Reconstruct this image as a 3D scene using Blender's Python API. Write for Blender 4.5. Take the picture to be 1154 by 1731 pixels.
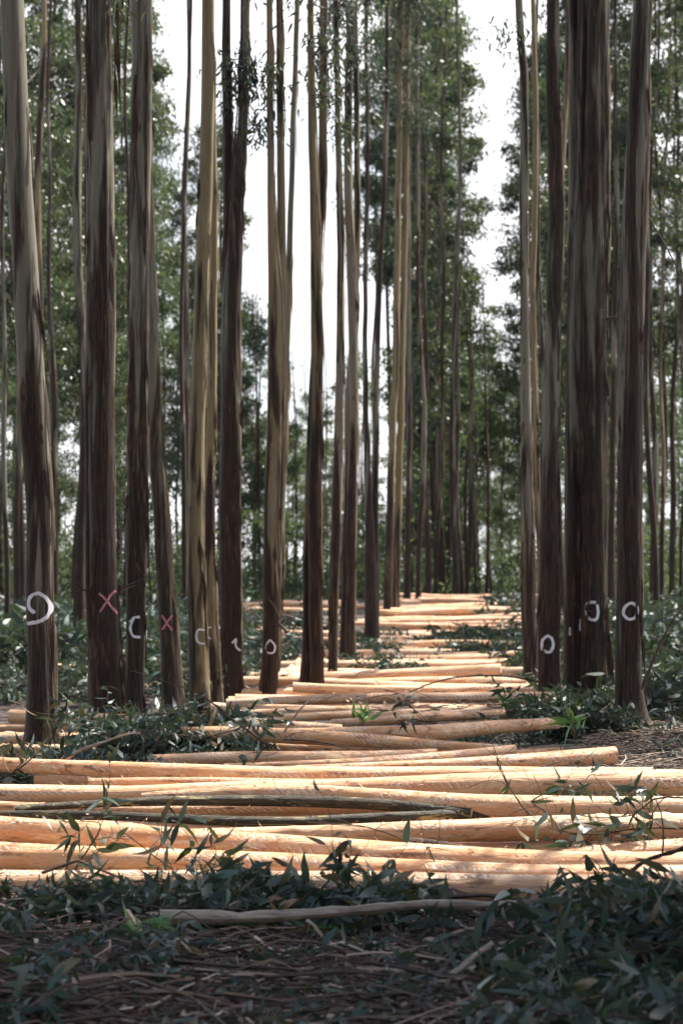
import bpy, math, random
import numpy as np
from mathutils import Vector, Matrix, noise as mnoise

R = math.radians
rng = np.random.default_rng(7)
random.seed(7)
scene = bpy.context.scene
for o in list(bpy.data.objects):
    bpy.data.objects.remove(o)

# ------------------------------------------------------------------ camera, sky, sun, exposure
FPX, CX, YH, EYE = 4087.0, 577.0, 1000.0, 1.47        # focal length in photo pixels, centre column, horizon row, eye height
cam_d = bpy.data.cameras.new('camera')
cam = bpy.data.objects.new('camera', cam_d)
scene.collection.objects.link(cam)
cam_d.sensor_fit = 'VERTICAL'
cam_d.sensor_height = 36.0
cam_d.sensor_width = 24.0
cam_d.lens = 85.0
cam_d.shift_y = (YH - 865.5) / 1731.0
cam_d.clip_start = 0.1
cam_d.clip_end = 3000.0
cam_d.dof.use_dof = True
cam_d.dof.focus_distance = 15.5
cam_d.dof.aperture_fstop = 4.2
cam.location = (0, 0, EYE)
cam.rotation_euler = (R(90), 0, 0)
scene.camera = cam

SUN_EL, SUN_AZ = 53.0, 58.0                            # azimuth measured from the view direction towards the right
world = bpy.data.worlds.new('World')
scene.world = world
world.use_nodes = True
wn = world.node_tree
sky = wn.nodes.new('ShaderNodeTexSky')
sky.sky_type = 'NISHITA'
sky.sun_disc = False
sky.sun_elevation = R(SUN_EL)
sky.sun_rotation = R(SUN_AZ)
sky.dust_density = 2.0
sky.air_density = 1.0
# bright thin cloud low in the sky, thinning upwards, over the physical sky
_g = wn.nodes.new('ShaderNodeTexCoord'); _s = wn.nodes.new('ShaderNodeSeparateXYZ'); wn.links.new(_g.outputs['Generated'], _s.inputs[0])
_n = wn.nodes.new('ShaderNodeTexNoise'); _n.inputs['Scale'].default_value = 5.0; _n.inputs['Detail'].default_value = 5.0
_m = wn.nodes.new('ShaderNodeMapping'); _m.inputs['Scale'].default_value = (1, 1, 3); wn.links.new(_g.outputs['Generated'], _m.inputs[0]); wn.links.new(_m.outputs[0], _n.inputs['Vector'])
_a = wn.nodes.new('ShaderNodeMapRange'); _a.interpolation_type = 'SMOOTHSTEP'; wn.links.new(_s.outputs[2], _a.inputs[0])
for _i, _v in ((1, .30), (2, .55), (3, 1.0), (4, 0.0)): _a.inputs[_i].default_value = _v
_b = wn.nodes.new('ShaderNodeMapRange'); _b.interpolation_type = 'SMOOTHSTEP'; wn.links.new(_n.outputs[0], _b.inputs[0])
for _i, _v in ((1, .38), (2, .56), (3, .45), (4, 1.0)): _b.inputs[_i].default_value = _v
_c = wn.nodes.new('ShaderNodeMath'); _c.operation = 'MULTIPLY'; wn.links.new(_a.outputs[0], _c.inputs[0]); wn.links.new(_b.outputs[0], _c.inputs[1])
_x = wn.nodes.new('ShaderNodeMix'); _x.data_type = 'RGBA'; wn.links.new(_c.outputs[0], _x.inputs[0])
wn.links.new(sky.outputs[0], _x.inputs[6]); _x.inputs[7].default_value = (8.1, 8.1, 8.4, 1)
wn.links.new(_x.outputs[2], wn.nodes['Background'].inputs[0])
wn.nodes['Background'].inputs[1].default_value = 0.08
sun_d = bpy.data.lights.new('sun', 'SUN')
sun_d.energy = 5.0
sun_d.angle = R(0.5)
sun_d.color = (1.0, 0.95, 0.86)
sun = bpy.data.objects.new('sun', sun_d)
scene.collection.objects.link(sun)
to_sun = Vector((math.sin(R(SUN_AZ)) * math.cos(R(SUN_EL)), math.cos(R(SUN_AZ)) * math.cos(R(SUN_EL)), math.sin(R(SUN_EL))))
sun.rotation_euler = to_sun.to_track_quat('Z', 'Y').to_euler()
sun.location = (20, 20, 40)
scene.view_settings.view_transform = 'Standard'
scene.view_settings.look = 'None'
scene.view_settings.gamma = 1.0
scene.view_settings.exposure = 1.5
scene.cycles.max_bounces = 6
scene.cycles.diffuse_bounces = 4
scene.cycles.transparent_max_bounces = 8
scene.cycles.use_denoising = True

HAZE = True
# ------------------------------------------------------------------ terrain profile and pixel helpers
PD = [0, 40, 48, 54, 63, 73, 80, 120, 600]
PZ = [0, 0, .02, .14, .62, 1.08, 1.18, 1.2, 1.2]
def prof(d):
    return np.interp(d, PD, PZ)
def gz(x, y):
    x = np.asarray(x, float); y = np.asarray(y, float)
    b = .022 * np.sin(x * 2.1 + 1.3) * np.sin(y * 1.7) + .014 * np.sin(x * 5.3 + y * 2.9) + .03 * np.sin(x * .55 + .4) * np.sin(y * .31 + 1)
    return prof(y) + b
_dd = np.linspace(7.0, 78.0, 3000)
_yy = YH + (EYE - prof(_dd)) * FPX / _dd
def d_of_y(y, lift=0.0):
    yy = YH + (EYE - lift - prof(_dd)) * FPX / _dd
    return float(np.interp(-y, -yy, _dd))
def wpos(px, py, d):
    return Vector(((px - CX) * d / FPX, d, EYE - (py - YH) * d / FPX))

# ------------------------------------------------------------------ mesh helpers
def mesh_quads(name, V, F, mats, uv=None, mi=None, smooth=True):
    V = np.asarray(V, np.float32); F = np.asarray(F, np.int32)
    me = bpy.data.meshes.new(name)
    me.vertices.add(len(V)); me.vertices.foreach_set('co', V.ravel())
    n = len(F)
    me.loops.add(n * 4); me.loops.foreach_set('vertex_index', F.ravel())
    me.polygons.add(n)
    me.polygons.foreach_set('loop_start', np.arange(0, n * 4, 4, dtype=np.int32))
    try:
        me.polygons.foreach_set('loop_total', np.full(n, 4, np.int32))
    except Exception:
        pass
    me.polygons.foreach_set('use_smooth', np.full(n, smooth, bool))
    for m in (mats if isinstance(mats, (list, tuple)) else [mats]):
        me.materials.append(m)
    if mi is not None:
        me.polygons.foreach_set('material_index', np.asarray(mi, np.int32))
    if uv is not None:
        l = me.uv_layers.new(name='UVMap')
        l.data.foreach_set('uv', np.asarray(uv, np.float32)[F.ravel()].ravel())
    me.update(calc_edges=True)
    me.validate()
    return me
class MB:
    def __init__(s): s.V = []; s.F = []; s.U = []; s.M = []; s.n = 0
    def add(s, V, F, U=None, m=0):
        V = np.asarray(V, float).reshape(-1, 3); F = np.asarray(F, int).reshape(-1, 4)
        s.V.append(V); s.F.append(F + s.n); s.U.append(np.zeros((len(V), 2)) if U is None else np.asarray(U, float))
        s.M.append(np.full(len(F), m)); s.n += len(V)
    def arrays(s):
        return np.concatenate(s.V), np.concatenate(s.F), np.concatenate(s.U), np.concatenate(s.M)
    def mesh(s, name, mats, smooth=True):
        V, F, U, M = s.arrays()
        return mesh_quads(name, V, F, mats, U, M, smooth)
def link(name, data, parent=None, loc=None):
    o = bpy.data.objects.new(name, data)
    scene.collection.objects.link(o)
    if parent: o.parent = parent
    if loc is not None: o.location = loc
    return o
def tag(o, label, cat, group=None):
    o['label'] = label; o['category'] = cat
    if group: o['group'] = group
    return o

def frames(P):
    P = np.asarray(P, float)
    T = np.gradient(P, axis=0); T /= np.linalg.norm(T, axis=1)[:, None] + 1e-9
    ref = np.array([0, 0, 1.0]) if abs(T[:, 2]).mean() < .7 else np.array([1.0, 0, 0])
    A = np.cross(T, ref); A /= np.linalg.norm(A, axis=1)[:, None] + 1e-9
    B = np.cross(A, T)
    return T, A, B
def tube(P, rad, n=6, caps=False):
    P = np.asarray(P, float); rad = np.asarray(rad, float) * np.ones(len(P))
    T, A, B = frames(P)
    th = np.linspace(0, 2 * np.pi, n + 1)            # seam doubled so UVs stay clean
    V = P[:, None] + rad[:, None, None] * (np.cos(th)[None, :, None] * A[:, None] + np.sin(th)[None, :, None] * B[:, None])
    L = np.r_[0, np.cumsum(np.linalg.norm(np.diff(P, axis=0), axis=1))]
    U = np.stack([np.repeat(L, n + 1), np.tile(th / (2 * np.pi), len(P))], 1)
    i, j = np.meshgrid(np.arange(len(P) - 1), np.arange(n), indexing='ij')
    a = (i * (n + 1) + j).ravel()
    F = np.stack([a, a + 1, a + n + 2, a + n + 1], 1)
    return V.reshape(-1, 3), F, U
def curve(p0, p1, n, bend, seed):
    r = np.random.default_rng(seed)
    p0 = np.asarray(p0, float); p1 = np.asarray(p1, float)
    t = np.linspace(0, 1, n)[:, None]
    L = np.linalg.norm(p1 - p0)
    a, b = r.normal(size=3) * bend * L, r.normal(size=3) * bend * .5 * L
    return p0 + (p1 - p0) * t + a * np.sin(np.pi * t) + b * np.sin(2 * np.pi * t)

# ------------------------------------------------------------------ material helpers
def mat(name):
    m = bpy.data.materials.new(name); m.use_nodes = True
    return m, m.node_tree, m.node_tree.nodes['Principled BSDF']
def N(nt, t, **kw):
    n = nt.nodes.new(t)
    for k, v in kw.items():
        if k.startswith('i_'):
            n.inputs[k[2:].replace('_', ' ')].default_value = v
        else: setattr(n, k, v)
    return n
def lnk(nt, a, b): nt.links.new(a, b)
def math_(nt, op, a, b=None, c=None, clamp=False):
    n = nt.nodes.new('ShaderNodeMath'); n.operation = op; n.use_clamp = clamp
    for i, v in enumerate((a, b, c)):
        if v is None: continue
        if isinstance(v, (int, float)): n.inputs[i].default_value = v
        else: nt.links.new(v, n.inputs[i])
    return n.outputs[0]
def maprange(nt, v, a, b, c=0., d=1.):
    n = nt.nodes.new('ShaderNodeMapRange'); n.interpolation_type = 'SMOOTHSTEP'
    nt.links.new(v, n.inputs[0])
    for i, x in zip((1, 2, 3, 4), (a, b, c, d)):
        if isinstance(x, (int, float)): n.inputs[i].default_value = x
        else: nt.links.new(x, n.inputs[i])
    return n.outputs[0]
def mix(nt, f, a, b, blend='MIX'):
    n = nt.nodes.new('ShaderNodeMix'); n.data_type = 'RGBA'; n.blend_type = blend
    for i, v in ((0, f), (6, a), (7, b)):
        if isinstance(v, (int, float)): n.inputs[i].default_value = v
        elif isinstance(v, tuple): n.inputs[i].default_value = (*v, 1.0)
        else: nt.links.new(v, n.inputs[i])
    return n.outputs[2]
def noise_(nt, vec, scale, detail=4, rough=.55, dist=0.):
    n = nt.nodes.new('ShaderNodeTexNoise')
    n.inputs['Scale'].default_value = scale; n.inputs['Detail'].default_value = detail
    n.inputs['Roughness'].default_value = rough; n.inputs['Distortion'].default_value = dist
    nt.links.new(vec, n.inputs['Vector'])
    return n.outputs[0]
def mapping(nt, vec, sc, off=None):
    n = nt.nodes.new('ShaderNodeMapping'); n.inputs['Scale'].default_value = sc
    nt.links.new(vec, n.inputs['Vector'])
    if off is not None: nt.links.new(off, n.inputs['Location'])
    return n.outputs[0]
def bump(nt, h, strength, dist, bsdf, prev=None):
    b = nt.nodes.new('ShaderNodeBump'); b.inputs['Strength'].default_value = strength; b.inputs['Distance'].default_value = dist
    nt.links.new(h, b.inputs['Height'])
    if prev: nt.links.new(prev, b.inputs['Normal'])
    nt.links.new(b.outputs[0], bsdf.inputs['Normal'])
    return b.outputs[0]

def bark_material():
    """gum bark; object colour: r = how much brown bark is left, g = grey(0)..tan(1) smooth bark"""
    m, nt, b = mat('gum_bark')
    tc = N(nt, 'ShaderNodeTexCoord'); oi = N(nt, 'ShaderNodeObjectInfo')
    cb = N(nt, 'ShaderNodeCombineXYZ')
    r100 = math_(nt, 'MULTIPLY', oi.outputs['Random'], 60.)
    for i in range(3): lnk(nt, r100, cb.inputs[i])
    sc = N(nt, 'ShaderNodeSeparateColor'); lnk(nt, oi.outputs['Color'], sc.inputs[0])
    sx = N(nt, 'ShaderNodeSeparateXYZ'); lnk(nt, tc.outputs['Object'], sx.inputs[0])
    O = tc.outputs['Object']
    streak = noise_(nt, mapping(nt, O, (11, 11, .8), cb.outputs[0]), 1.0, 5, .6, .6)
    patch = noise_(nt, mapping(nt, O, (5.5, 5.5, .42), cb.outputs[0]), 1.0, 3, .5, .8)
    fine = noise_(nt, mapping(nt, O, (60, 60, 3.2), cb.outputs[0]), 1.0, 5, .65, .3)
    # less brown bark higher up
    hb = maprange(nt, sx.outputs[2], .3, 5.0, .20, -.035)
    lvl = math_(nt, 'ADD', math_(nt, 'ADD', patch, hb), math_(nt, 'MULTIPLY', math_(nt, 'SUBTRACT', sc.outputs[0], .5), .45))
    mask = maprange(nt, math_(nt, 'ADD', lvl, math_(nt, 'MULTIPLY', math_(nt, 'SUBTRACT', fine, .5), .18)), .505, .60)
    grey = mix(nt, streak, (.062, .055, .041), (.25, .225, .17))
    tan = mix(nt, streak, (.10, .07, .036), (.31, .245, .135))
    tsel = maprange(nt, math_(nt, 'ADD', patch, math_(nt, 'MULTIPLY', math_(nt, 'SUBTRACT', sc.outputs[1], .38), .8)), .46, .6)
    smooth = mix(nt, tsel, grey, tan)
    olive = noise_(nt, mapping(nt, O, (7, 7, .9), cb.outputs[0]), 1.7, 4, .6)
    smooth = mix(nt, maprange(nt, olive, .58, .72), smooth, (.05, .047, .03))
    smooth = mix(nt, maprange(nt, fine, .35, .75, 0., .35), smooth, (.04, .028, .02))
    brown = mix(nt, maprange(nt, fine, .3, .7), (.006, .004, .003), (.050, .028, .0175))
    brown = mix(nt, maprange(nt, streak, .55, .70, 0., .8), brown, (.035, .025, .02))
    flake = noise_(nt, mapping(nt, O, (26, 26, 2.0), cb.outputs[0]), 1.0, 6, .7, .9)
    brown = mix(nt, maprange(nt, flake, .57, .63, 0., .9), brown, (.11, .052, .028))
    brown = mix(nt, maprange(nt, flake, .40, .34, 0., .9), brown, (.002, .0015, .0015))
    col = mix(nt, mask, smooth, brown)
    vo = N(nt, 'ShaderNodeTexVoronoi'); vo.inputs['Scale'].default_value = 1.0
    lnk(nt, mapping(nt, O, (5, 5, 1.7), cb.outputs[0]), vo.inputs['Vector'])
    knot = maprange(nt, vo.outputs['Distance'], .07, .13, 1., 0.)
    col = mix(nt, math_(nt, 'MULTIPLY', knot, .8), col, (.04, .025, .018))
    lnk(nt, col, b.inputs['Base Color'])
    b.inputs['Roughness'].default_value = .6
    b.inputs['Specular IOR Level'].default_value = .2
    b.inputs['Sheen Weight'].default_value = .12
    b.inputs['Sheen Tint'].default_value = (1, .85, .65, 1)
    b.inputs['Sheen Roughness'].default_value = .22
    h = math_(nt, 'ADD', math_(nt, 'MULTIPLY', mask, .7), math_(nt, 'MULTIPLY', math_(nt, 'MULTIPLY', fine, mask), 1.0))
    h = math_(nt, 'ADD', h, math_(nt, 'MULTIPLY', streak, .25))
    h = math_(nt, 'ADD', h, math_(nt, 'MULTIPLY', math_(nt, 'MULTIPLY', flake, mask), 1.2))
    bump(nt, h, 1.0, .016, b)
    return m
BARK = bark_material()

def peeled_material():
    """peeled wood: UV u = metres along the log, v = turns round it; object colour r = warmth"""
    m, nt, b = mat('peeled_wood')
    tc = N(nt, 'ShaderNodeTexCoord'); oi = N(nt, 'ShaderNodeObjectInfo')
    r = math_(nt, 'MULTIPLY', oi.outputs['Random'], 37.)
    cb = N(nt, 'ShaderNodeCombineXYZ'); lnk(nt, r, cb.inputs[0]); lnk(nt, r, cb.inputs[2])
    O = tc.outputs['Object']
    su = N(nt, 'ShaderNodeSeparateXYZ'); lnk(nt, tc.outputs['UV'], su.inputs[0])
    big = noise_(nt, mapping(nt, O, (1.2, 5, 5), cb.outputs[0]), 1., 4, .55, .5)
    med = noise_(nt, mapping(nt, O, (3.0, 22, 22), cb.outputs[0]), 1., 5, .6, .6)
    fine = noise_(nt, mapping(nt, O, (14, 160, 160), cb.outputs[0]), 1., 4, .6, .2)
    col = mix(nt, maprange(nt, big, .3, .7), (.82, .47, .245), (.64, .285, .115))
    col = mix(nt, maprange(nt, med, .42, .75), col, (.86, .66, .45))
    col = mix(nt, maprange(nt, oi.outputs['Random'], 0., 1., 0., .45), col, (.56, .36, .24))
    col = mix(nt, maprange(nt, fine, .48, .75, 0., .6), col, (.46, .24, .12))
    # brown rubbed places, left-over inner bark
    st = noise_(nt, mapping(nt, O, (1.7, 9, 9), cb.outputs[0]), 1.3, 6, .7, 1.2)
    col = mix(nt, maprange(nt, st, .545, .64, 0., .85), col, (.24, .115, .06))
    col = mix(nt, maprange(nt, noise_(nt, mapping(nt, O, (6, 30, 30), cb.outputs[0]), 1.5, 6, .75, .6), .60, .68, 0., .8), col, (.36, .18, .09))
    # feed-roller teeth marks in rows
    f = math_(nt, 'FRACT', math_(nt, 'ADD', math_(nt, 'MULTIPLY', su.outputs[0], 21.), math_(nt, 'ADD', math_(nt, 'MULTIPLY', su.outputs[1], 9.), math_(nt, 'MULTIPLY', med, 2.6))))
    row = math_(nt, 'FRACT', math_(nt, 'ADD', math_(nt, 'MULTIPLY', su.outputs[1], 6.), math_(nt, 'MULTIPLY', r, .31)))
    zone = noise_(nt, mapping(nt, O, (1.1, 6, 6), cb.outputs[0]), 1.6, 2, .5)
    dash = math_(nt, 'MULTIPLY', math_(nt, 'LESS_THAN', f, .30), maprange(nt, row, .30, .42))
    dash = math_(nt, 'MULTIPLY', dash, maprange(nt, zone, .475, .54))
    dash = math_(nt, 'MULTIPLY', dash, maprange(nt, med, .3, .5))
    col = mix(nt, math_(nt, 'MULTIPLY', dash, .8), col, (.88, .80, .70))
    f2 = math_(nt, 'MULTIPLY', math_(nt, 'GREATER_THAN', f, .30), math_(nt, 'LESS_THAN', f, .44))
    f2 = math_(nt, 'MULTIPLY', math_(nt, 'MULTIPLY', f2, maprange(nt, row, .42, .5)), maprange(nt, zone, .48, .54))
    col = mix(nt, math_(nt, 'MULTIPLY', f2, .8), col, (.30, .12, .06))
    vo = N(nt, 'ShaderNodeTexVoronoi'); vo.inputs['Scale'].default_value = 1.0
    lnk(nt, mapping(nt, O, (3.2, 9, 9), cb.outputs[0]), vo.inputs['Vector'])
    knot = maprange(nt, vo.outputs['Distance'], .06, .13, 1., 0.)
    col = mix(nt, math_(nt, 'MULTIPLY', knot, .85), col, (.22, .10, .05))
    v2 = N(nt, 'ShaderNodeTexVoronoi'); v2.inputs['Scale'].default_value = 1.0
    lnk(nt, mapping(nt, O, (16, 44, 44), cb.outputs[0]), v2.inputs['Vector'])
    fleck = math_(nt, 'MULTIPLY', maprange(nt, v2.outputs['Distance'], .10, .2, 1., 0.), maprange(nt, med, .5, .6))
    col = mix(nt, math_(nt, 'MULTIPLY', fleck, .7), col, (.30, .13, .06))
    lnk(nt, col, b.inputs['Base Color'])
    b.inputs['Roughness'].default_value = .5
    b.inputs['Specular IOR Level'].default_value = .45
    b.inputs['Subsurface Weight'].default_value = .0
    h = math_(nt, 'ADD', math_(nt, 'MULTIPLY', med, .6), math_(nt, 'MULTIPLY', fine, .35))
    h = math_(nt, 'SUBTRACT', h, math_(nt, 'MULTIPLY', dash, .5))
    h = math_(nt, 'ADD', h, math_(nt, 'MULTIPLY', st, .7))
    bump(nt, h, .9, .014, b)
    return m
PEELED = peeled_material()

def end_material():
    m, nt, b = mat('sawn_end')
    tc = N(nt, 'ShaderNodeTexCoord')
    su = N(nt, 'ShaderNodeSeparateXYZ'); lnk(nt, tc.outputs['UV'], su.inputs[0])
    ring = math_(nt, 'SINE', math_(nt, 'ADD', math_(nt, 'MULTIPLY', su.outputs[0], 55.), math_(nt, 'MULTIPLY', noise_(nt, tc.outputs['Object'], 9., 3), 5.)))
    col = mix(nt, maprange(nt, ring, -1, 1), (.62, .40, .22), (.82, .63, .42))
    lnk(nt, col, b.inputs['Base Color']); b.inputs['Roughness'].default_value = .8
    return m
SAWN = end_material()

def simple_noise_mat(name, c1, c2, scale, rough=.8, bmp=.4, dist=.01, stretch=(1, 1, 1), c3=None):
    m, nt, b = mat(name)
    tc = N(nt, 'ShaderNodeTexCoord'); oi = N(nt, 'ShaderNodeObjectInfo')
    cb = N(nt, 'ShaderNodeCombineXYZ'); lnk(nt, math_(nt, 'MULTIPLY', oi.outputs['Random'], 40.), cb.inputs[0])
    v = mapping(nt, tc.outputs['Object'], stretch, cb.outputs[0])
    n1 = noise_(nt, v, scale, 6, .65, .4)
    col = mix(nt, maprange(nt, n1, .3, .7), c1, c2)
    if c3:
        n2 = noise_(nt, v, scale * .35, 4, .6)
        col = mix(nt, maprange(nt, n2, .5, .62), col, c3)
    lnk(nt, col, b.inputs['Base Color']); b.inputs['Roughness'].default_value = rough
    b.inputs['Specular IOR Level'].default_value = .3
    bump(nt, n1, bmp, dist, b)
    return m
TWIG = simple_noise_mat('twig_bark', (.025, .016, .012), (.09, .06, .045), 14.)
GREYWOOD = simple_noise_mat('weathered_branch', (.16, .12, .09), (.42, .35, .28), 3., stretch=(2, 14, 14))
def olive_material():
    m, nt, b = mat('green_bark')
    tc = N(nt, 'ShaderNodeTexCoord')
    O = tc.outputs['Object']
    n1 = noise_(nt, mapping(nt, O, (2.5, 16, 16)), 1.6, 6, .65, .5); n2 = noise_(nt, mapping(nt, O, (1.1, 9, 9)), 2.2, 6, .75, .8)
    n3 = noise_(nt, mapping(nt, O, (9, 60, 60)), 1.6, 5, .65)
    col = mix(nt, maprange(nt, n1, .35, .65), (.010, .009, .005), (.06, .045, .022))
    col = mix(nt, maprange(nt, n3, .55, .7, 0, .7), col, (.16, .14, .06))
    peel = maprange(nt, n2, .56, .60)
    col = mix(nt, peel, col, (.42, .33, .15))
    lnk(nt, col, b.inputs['Base Color']); b.inputs['Roughness'].default_value = .6
    h = math_(nt, 'SUBTRACT', math_(nt, 'ADD', n1, math_(nt, 'MULTIPLY', n3, .6)), math_(nt, 'MULTIPLY', peel, .8))
    bump(nt, h, .9, .012, b)
    return m
OLIVE = olive_material()
STRIP = simple_noise_mat('shed_bark', (.012, .007, .005), (.10, .055, .034), 6., stretch=(5, 5, .9))
RIM_PAPER = simple_noise_mat('rim_light_bark', (.26, .17, .10), (.55, .45, .32), 5., .5, .5, .01, (4, 4, .7))  # loose papery bark, kept pale so it reads as a sunlit trunk rim
LIMB = simple_noise_mat('limb_bark', (.10, .075, .06), (.30, .25, .20), 5.)

def litter_piece_mat():
    m, nt, b = mat('litter')
    tc = N(nt, 'ShaderNodeTexCoord')
    su = N(nt, 'ShaderNodeSeparateXYZ'); lnk(nt, tc.outputs['UV'], su.inputs[0])
    cr = N(nt, 'ShaderNodeValToRGB'); lnk(nt, su.outputs[0], cr.inputs[0])
    e = cr.color_ramp.elements
    e[0].position = 0; e[0].color = (.02, .013, .011, 1)
    e[1].position = 1; e[1].color = (.70, .60, .48, 1)
    for p, c in ((.3, (.045, .023, .014)), (.6, (.12, .07, .045)), (.85, (.36, .25, .18))):
        x = e.new(p); x.color = (*c, 1)
    lnk(nt, cr.outputs[0], b.inputs['Base Color']); b.inputs['Roughness'].default_value = .7
    return m
LITTER = litter_piece_mat()

def leaf_material(name, ramp, transl, rough=.38, spec=.5):
    """UV u = random number of the leaf, v = along the blade"""
    m, nt, b = mat(name)
    tc = N(nt, 'ShaderNodeTexCoord')
    su = N(nt, 'ShaderNodeSeparateXYZ'); lnk(nt, tc.outputs['UV'], su.inputs[0])
    cr = N(nt, 'ShaderNodeValToRGB'); lnk(nt, su.outputs[0], cr.inputs[0])
    e = cr.color_ramp.elements
    e[0].position = ramp[0][0]; e[0].color = (*ramp[0][1], 1)
    e[1].position = ramp[-1][0]; e[1].color = (*ramp[-1][1], 1)
    for p, c in ramp[1:-1]:
        x = e.new(p); x.color = (*c, 1)
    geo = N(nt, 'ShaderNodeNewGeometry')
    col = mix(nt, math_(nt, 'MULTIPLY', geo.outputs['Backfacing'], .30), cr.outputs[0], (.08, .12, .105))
    lnk(nt, col, b.inputs['Base Color'])
    b.inputs['Roughness'].default_value = rough
    b.inputs['Specular IOR Level'].default_value = spec
    tr = N(nt, 'ShaderNodeBsdfTranslucent')
    tcol = mix(nt, .5, cr.outputs[0], (.17, .24, .075))
    lnk(nt, tcol, tr.inputs[0])
    mx = N(nt, 'ShaderNodeMixShader'); mx.inputs[0].default_value = transl
    lnk(nt, b.outputs[0], mx.inputs[1]); lnk(nt, tr.outputs[0], mx.inputs[2])
    lnk(nt, mx.outputs[0], nt.nodes['Material Output'].inputs[0])
    return m
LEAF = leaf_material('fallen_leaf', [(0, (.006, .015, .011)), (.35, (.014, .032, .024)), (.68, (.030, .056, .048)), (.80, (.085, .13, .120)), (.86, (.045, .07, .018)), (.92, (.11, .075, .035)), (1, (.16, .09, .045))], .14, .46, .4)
SHADELEAF = leaf_material('shaded_undergrowth_leaf', [(0, (.004, .010, .006)), (.4, (.011, .024, .014)), (.75, (.022, .042, .026)), (.93, (.05, .085, .06)), (1, (.09, .06, .03))], .12, .5, .3)  # darkened leaf tones: shade over the undergrowth is put into the colour
GREENLEAF = leaf_material('fresh_leaf', [(0, (.07, .16, .03)), (.6, (.12, .25, .05)), (1, (.18, .32, .08))], .3)
SUNLIT_UNDERLEAF = leaf_material('sunlit_understorey_leaf', [(0, (.010, .022, .011)), (.5, (.028, .052, .02)), (.85, (.08, .11, .04)), (1, (.15, .17, .07))], .38, .5, .3)  # brightened leaf tones: sunlight on the far foliage is put into the colour
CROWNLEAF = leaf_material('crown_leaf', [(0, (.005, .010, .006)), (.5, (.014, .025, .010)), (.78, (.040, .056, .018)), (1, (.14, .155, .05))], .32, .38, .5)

def ground_material():
    m, nt, b = mat('forest_floor')
    tc = N(nt, 'ShaderNodeTexCoord')
    O = tc.outputs['Object']
    n1 = noise_(nt, O, 1.3, 6, .6); n2 = noise_(nt, O, 22., 6, .7); n3 = noise_(nt, O, .25, 3, .5)
    col = mix(nt, maprange(nt, n2, .3, .7), (.014, .009, .006), (.06, .038, .025))
    col = mix(nt, maprange(nt, n1, .5, .7), col, (.06, .04, .028))
    col = mix(nt, maprange(nt, n3, .52, .65, 0., .6), col, (.035, .055, .03))
    lnk(nt, col, b.inputs['Base Color']); b.inputs['Roughness'].default_value = .95
    bump(nt, n2, .8, .03, b)
    return m

# ------------------------------------------------------------------ ground
def build_ground():
    ys = np.r_[np.linspace(-12, 6, 19), np.arange(6.4, 30, .14), np.arange(30, 90, .5), np.arange(90, 200, 5), np.array([250, 350, 600, 1200.])]
    xs = np.r_[-1200, -500, -200, np.arange(-100, -20, 10), np.arange(-20, -4, .8), np.arange(-4, 4, .14), np.arange(4, 20, .8), np.arange(20, 101, 10), 200, 500, 1200.]
    X, Y = np.meshgrid(xs, ys)
    Z = gz(X, np.clip(Y, 0, 600))
    V = np.stack([X, Y, Z], -1).reshape(-1, 3)
    i, j = np.meshgrid(np.arange(len(ys) - 1), np.arange(len(xs) - 1), indexing='ij')
    a = (i * len(xs) + j).ravel(); w = len(xs)
    o = link('ground', mesh_quads('ground', V, np.stack([a, a + 1, a + w + 1, a + w], 1), ground_material()))
    o['kind'] = 'structure'
build_ground()

# ------------------------------------------------------------------ leaves
def unit(v): return v / (np.linalg.norm(v, axis=-1, keepdims=True) + 1e-9)
def leaf_arrays(P, D, L, W, r, bend=.25, simple=False, roll=None):
    """lanceolate leaves at P pointing along D; returns V,F,U"""
    n = len(P)
    D = unit(D)
    S = unit(np.cross(D, unit(r.normal(size=(n, 3))) if roll is None else roll))
    Nn = np.cross(S, D)
    rnd = r.random(n)
    if simple:
        V = np.stack([P, P + D * L[:, None] * .45 + S * W[:, None] * .5, P + D * L[:, None], P + D * L[:, None] * .45 - S * W[:, None] * .5], 1)
        U = np.stack([np.stack([rnd, np.full(n, v)], 1) for v in (0, .45, 1, .45)], 1)
        F = np.arange(n * 4).reshape(n, 4)
        return V.reshape(-1, 3), F, U.reshape(-1, 2)
    ts = np.array([0, .12, .32, .62, .85, 1.0]); ws = np.array([.06, .62, 1.0, .80, .36, .03])
    bd = r.normal(size=n) * bend * 1.5 + bend * .8; sw = r.normal(size=n) * .22
    Vs = []; Us = []
    for t, w in zip(ts, ws):
        c = P + D * (L * t)[:, None] + Nn * (-bd * L * t * t)[:, None] + S * (sw * L * t * t)[:, None]
        Vs += [c + S * (W * w * .5)[:, None] + Nn * (W * w * .10)[:, None], c - S * (W * w * .5)[:, None] + Nn * (W * w * .10)[:, None]]
        Us += [np.stack([rnd, np.full(n, t)], 1)] * 2
    V = np.stack(Vs, 1); U = np.stack(Us, 1); k = len(ts) * 2
    F = []
    for q in range(len(ts) - 1):
        F.append(np.stack([np.arange(n) * k + 2 * q, np.arange(n) * k + 2 * q + 1, np.arange(n) * k + 2 * q + 3, np.arange(n) * k + 2 * q + 2], 1))
    return V.reshape(-1, 3), np.concatenate(F), U.reshape(-1, 2)

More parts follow.
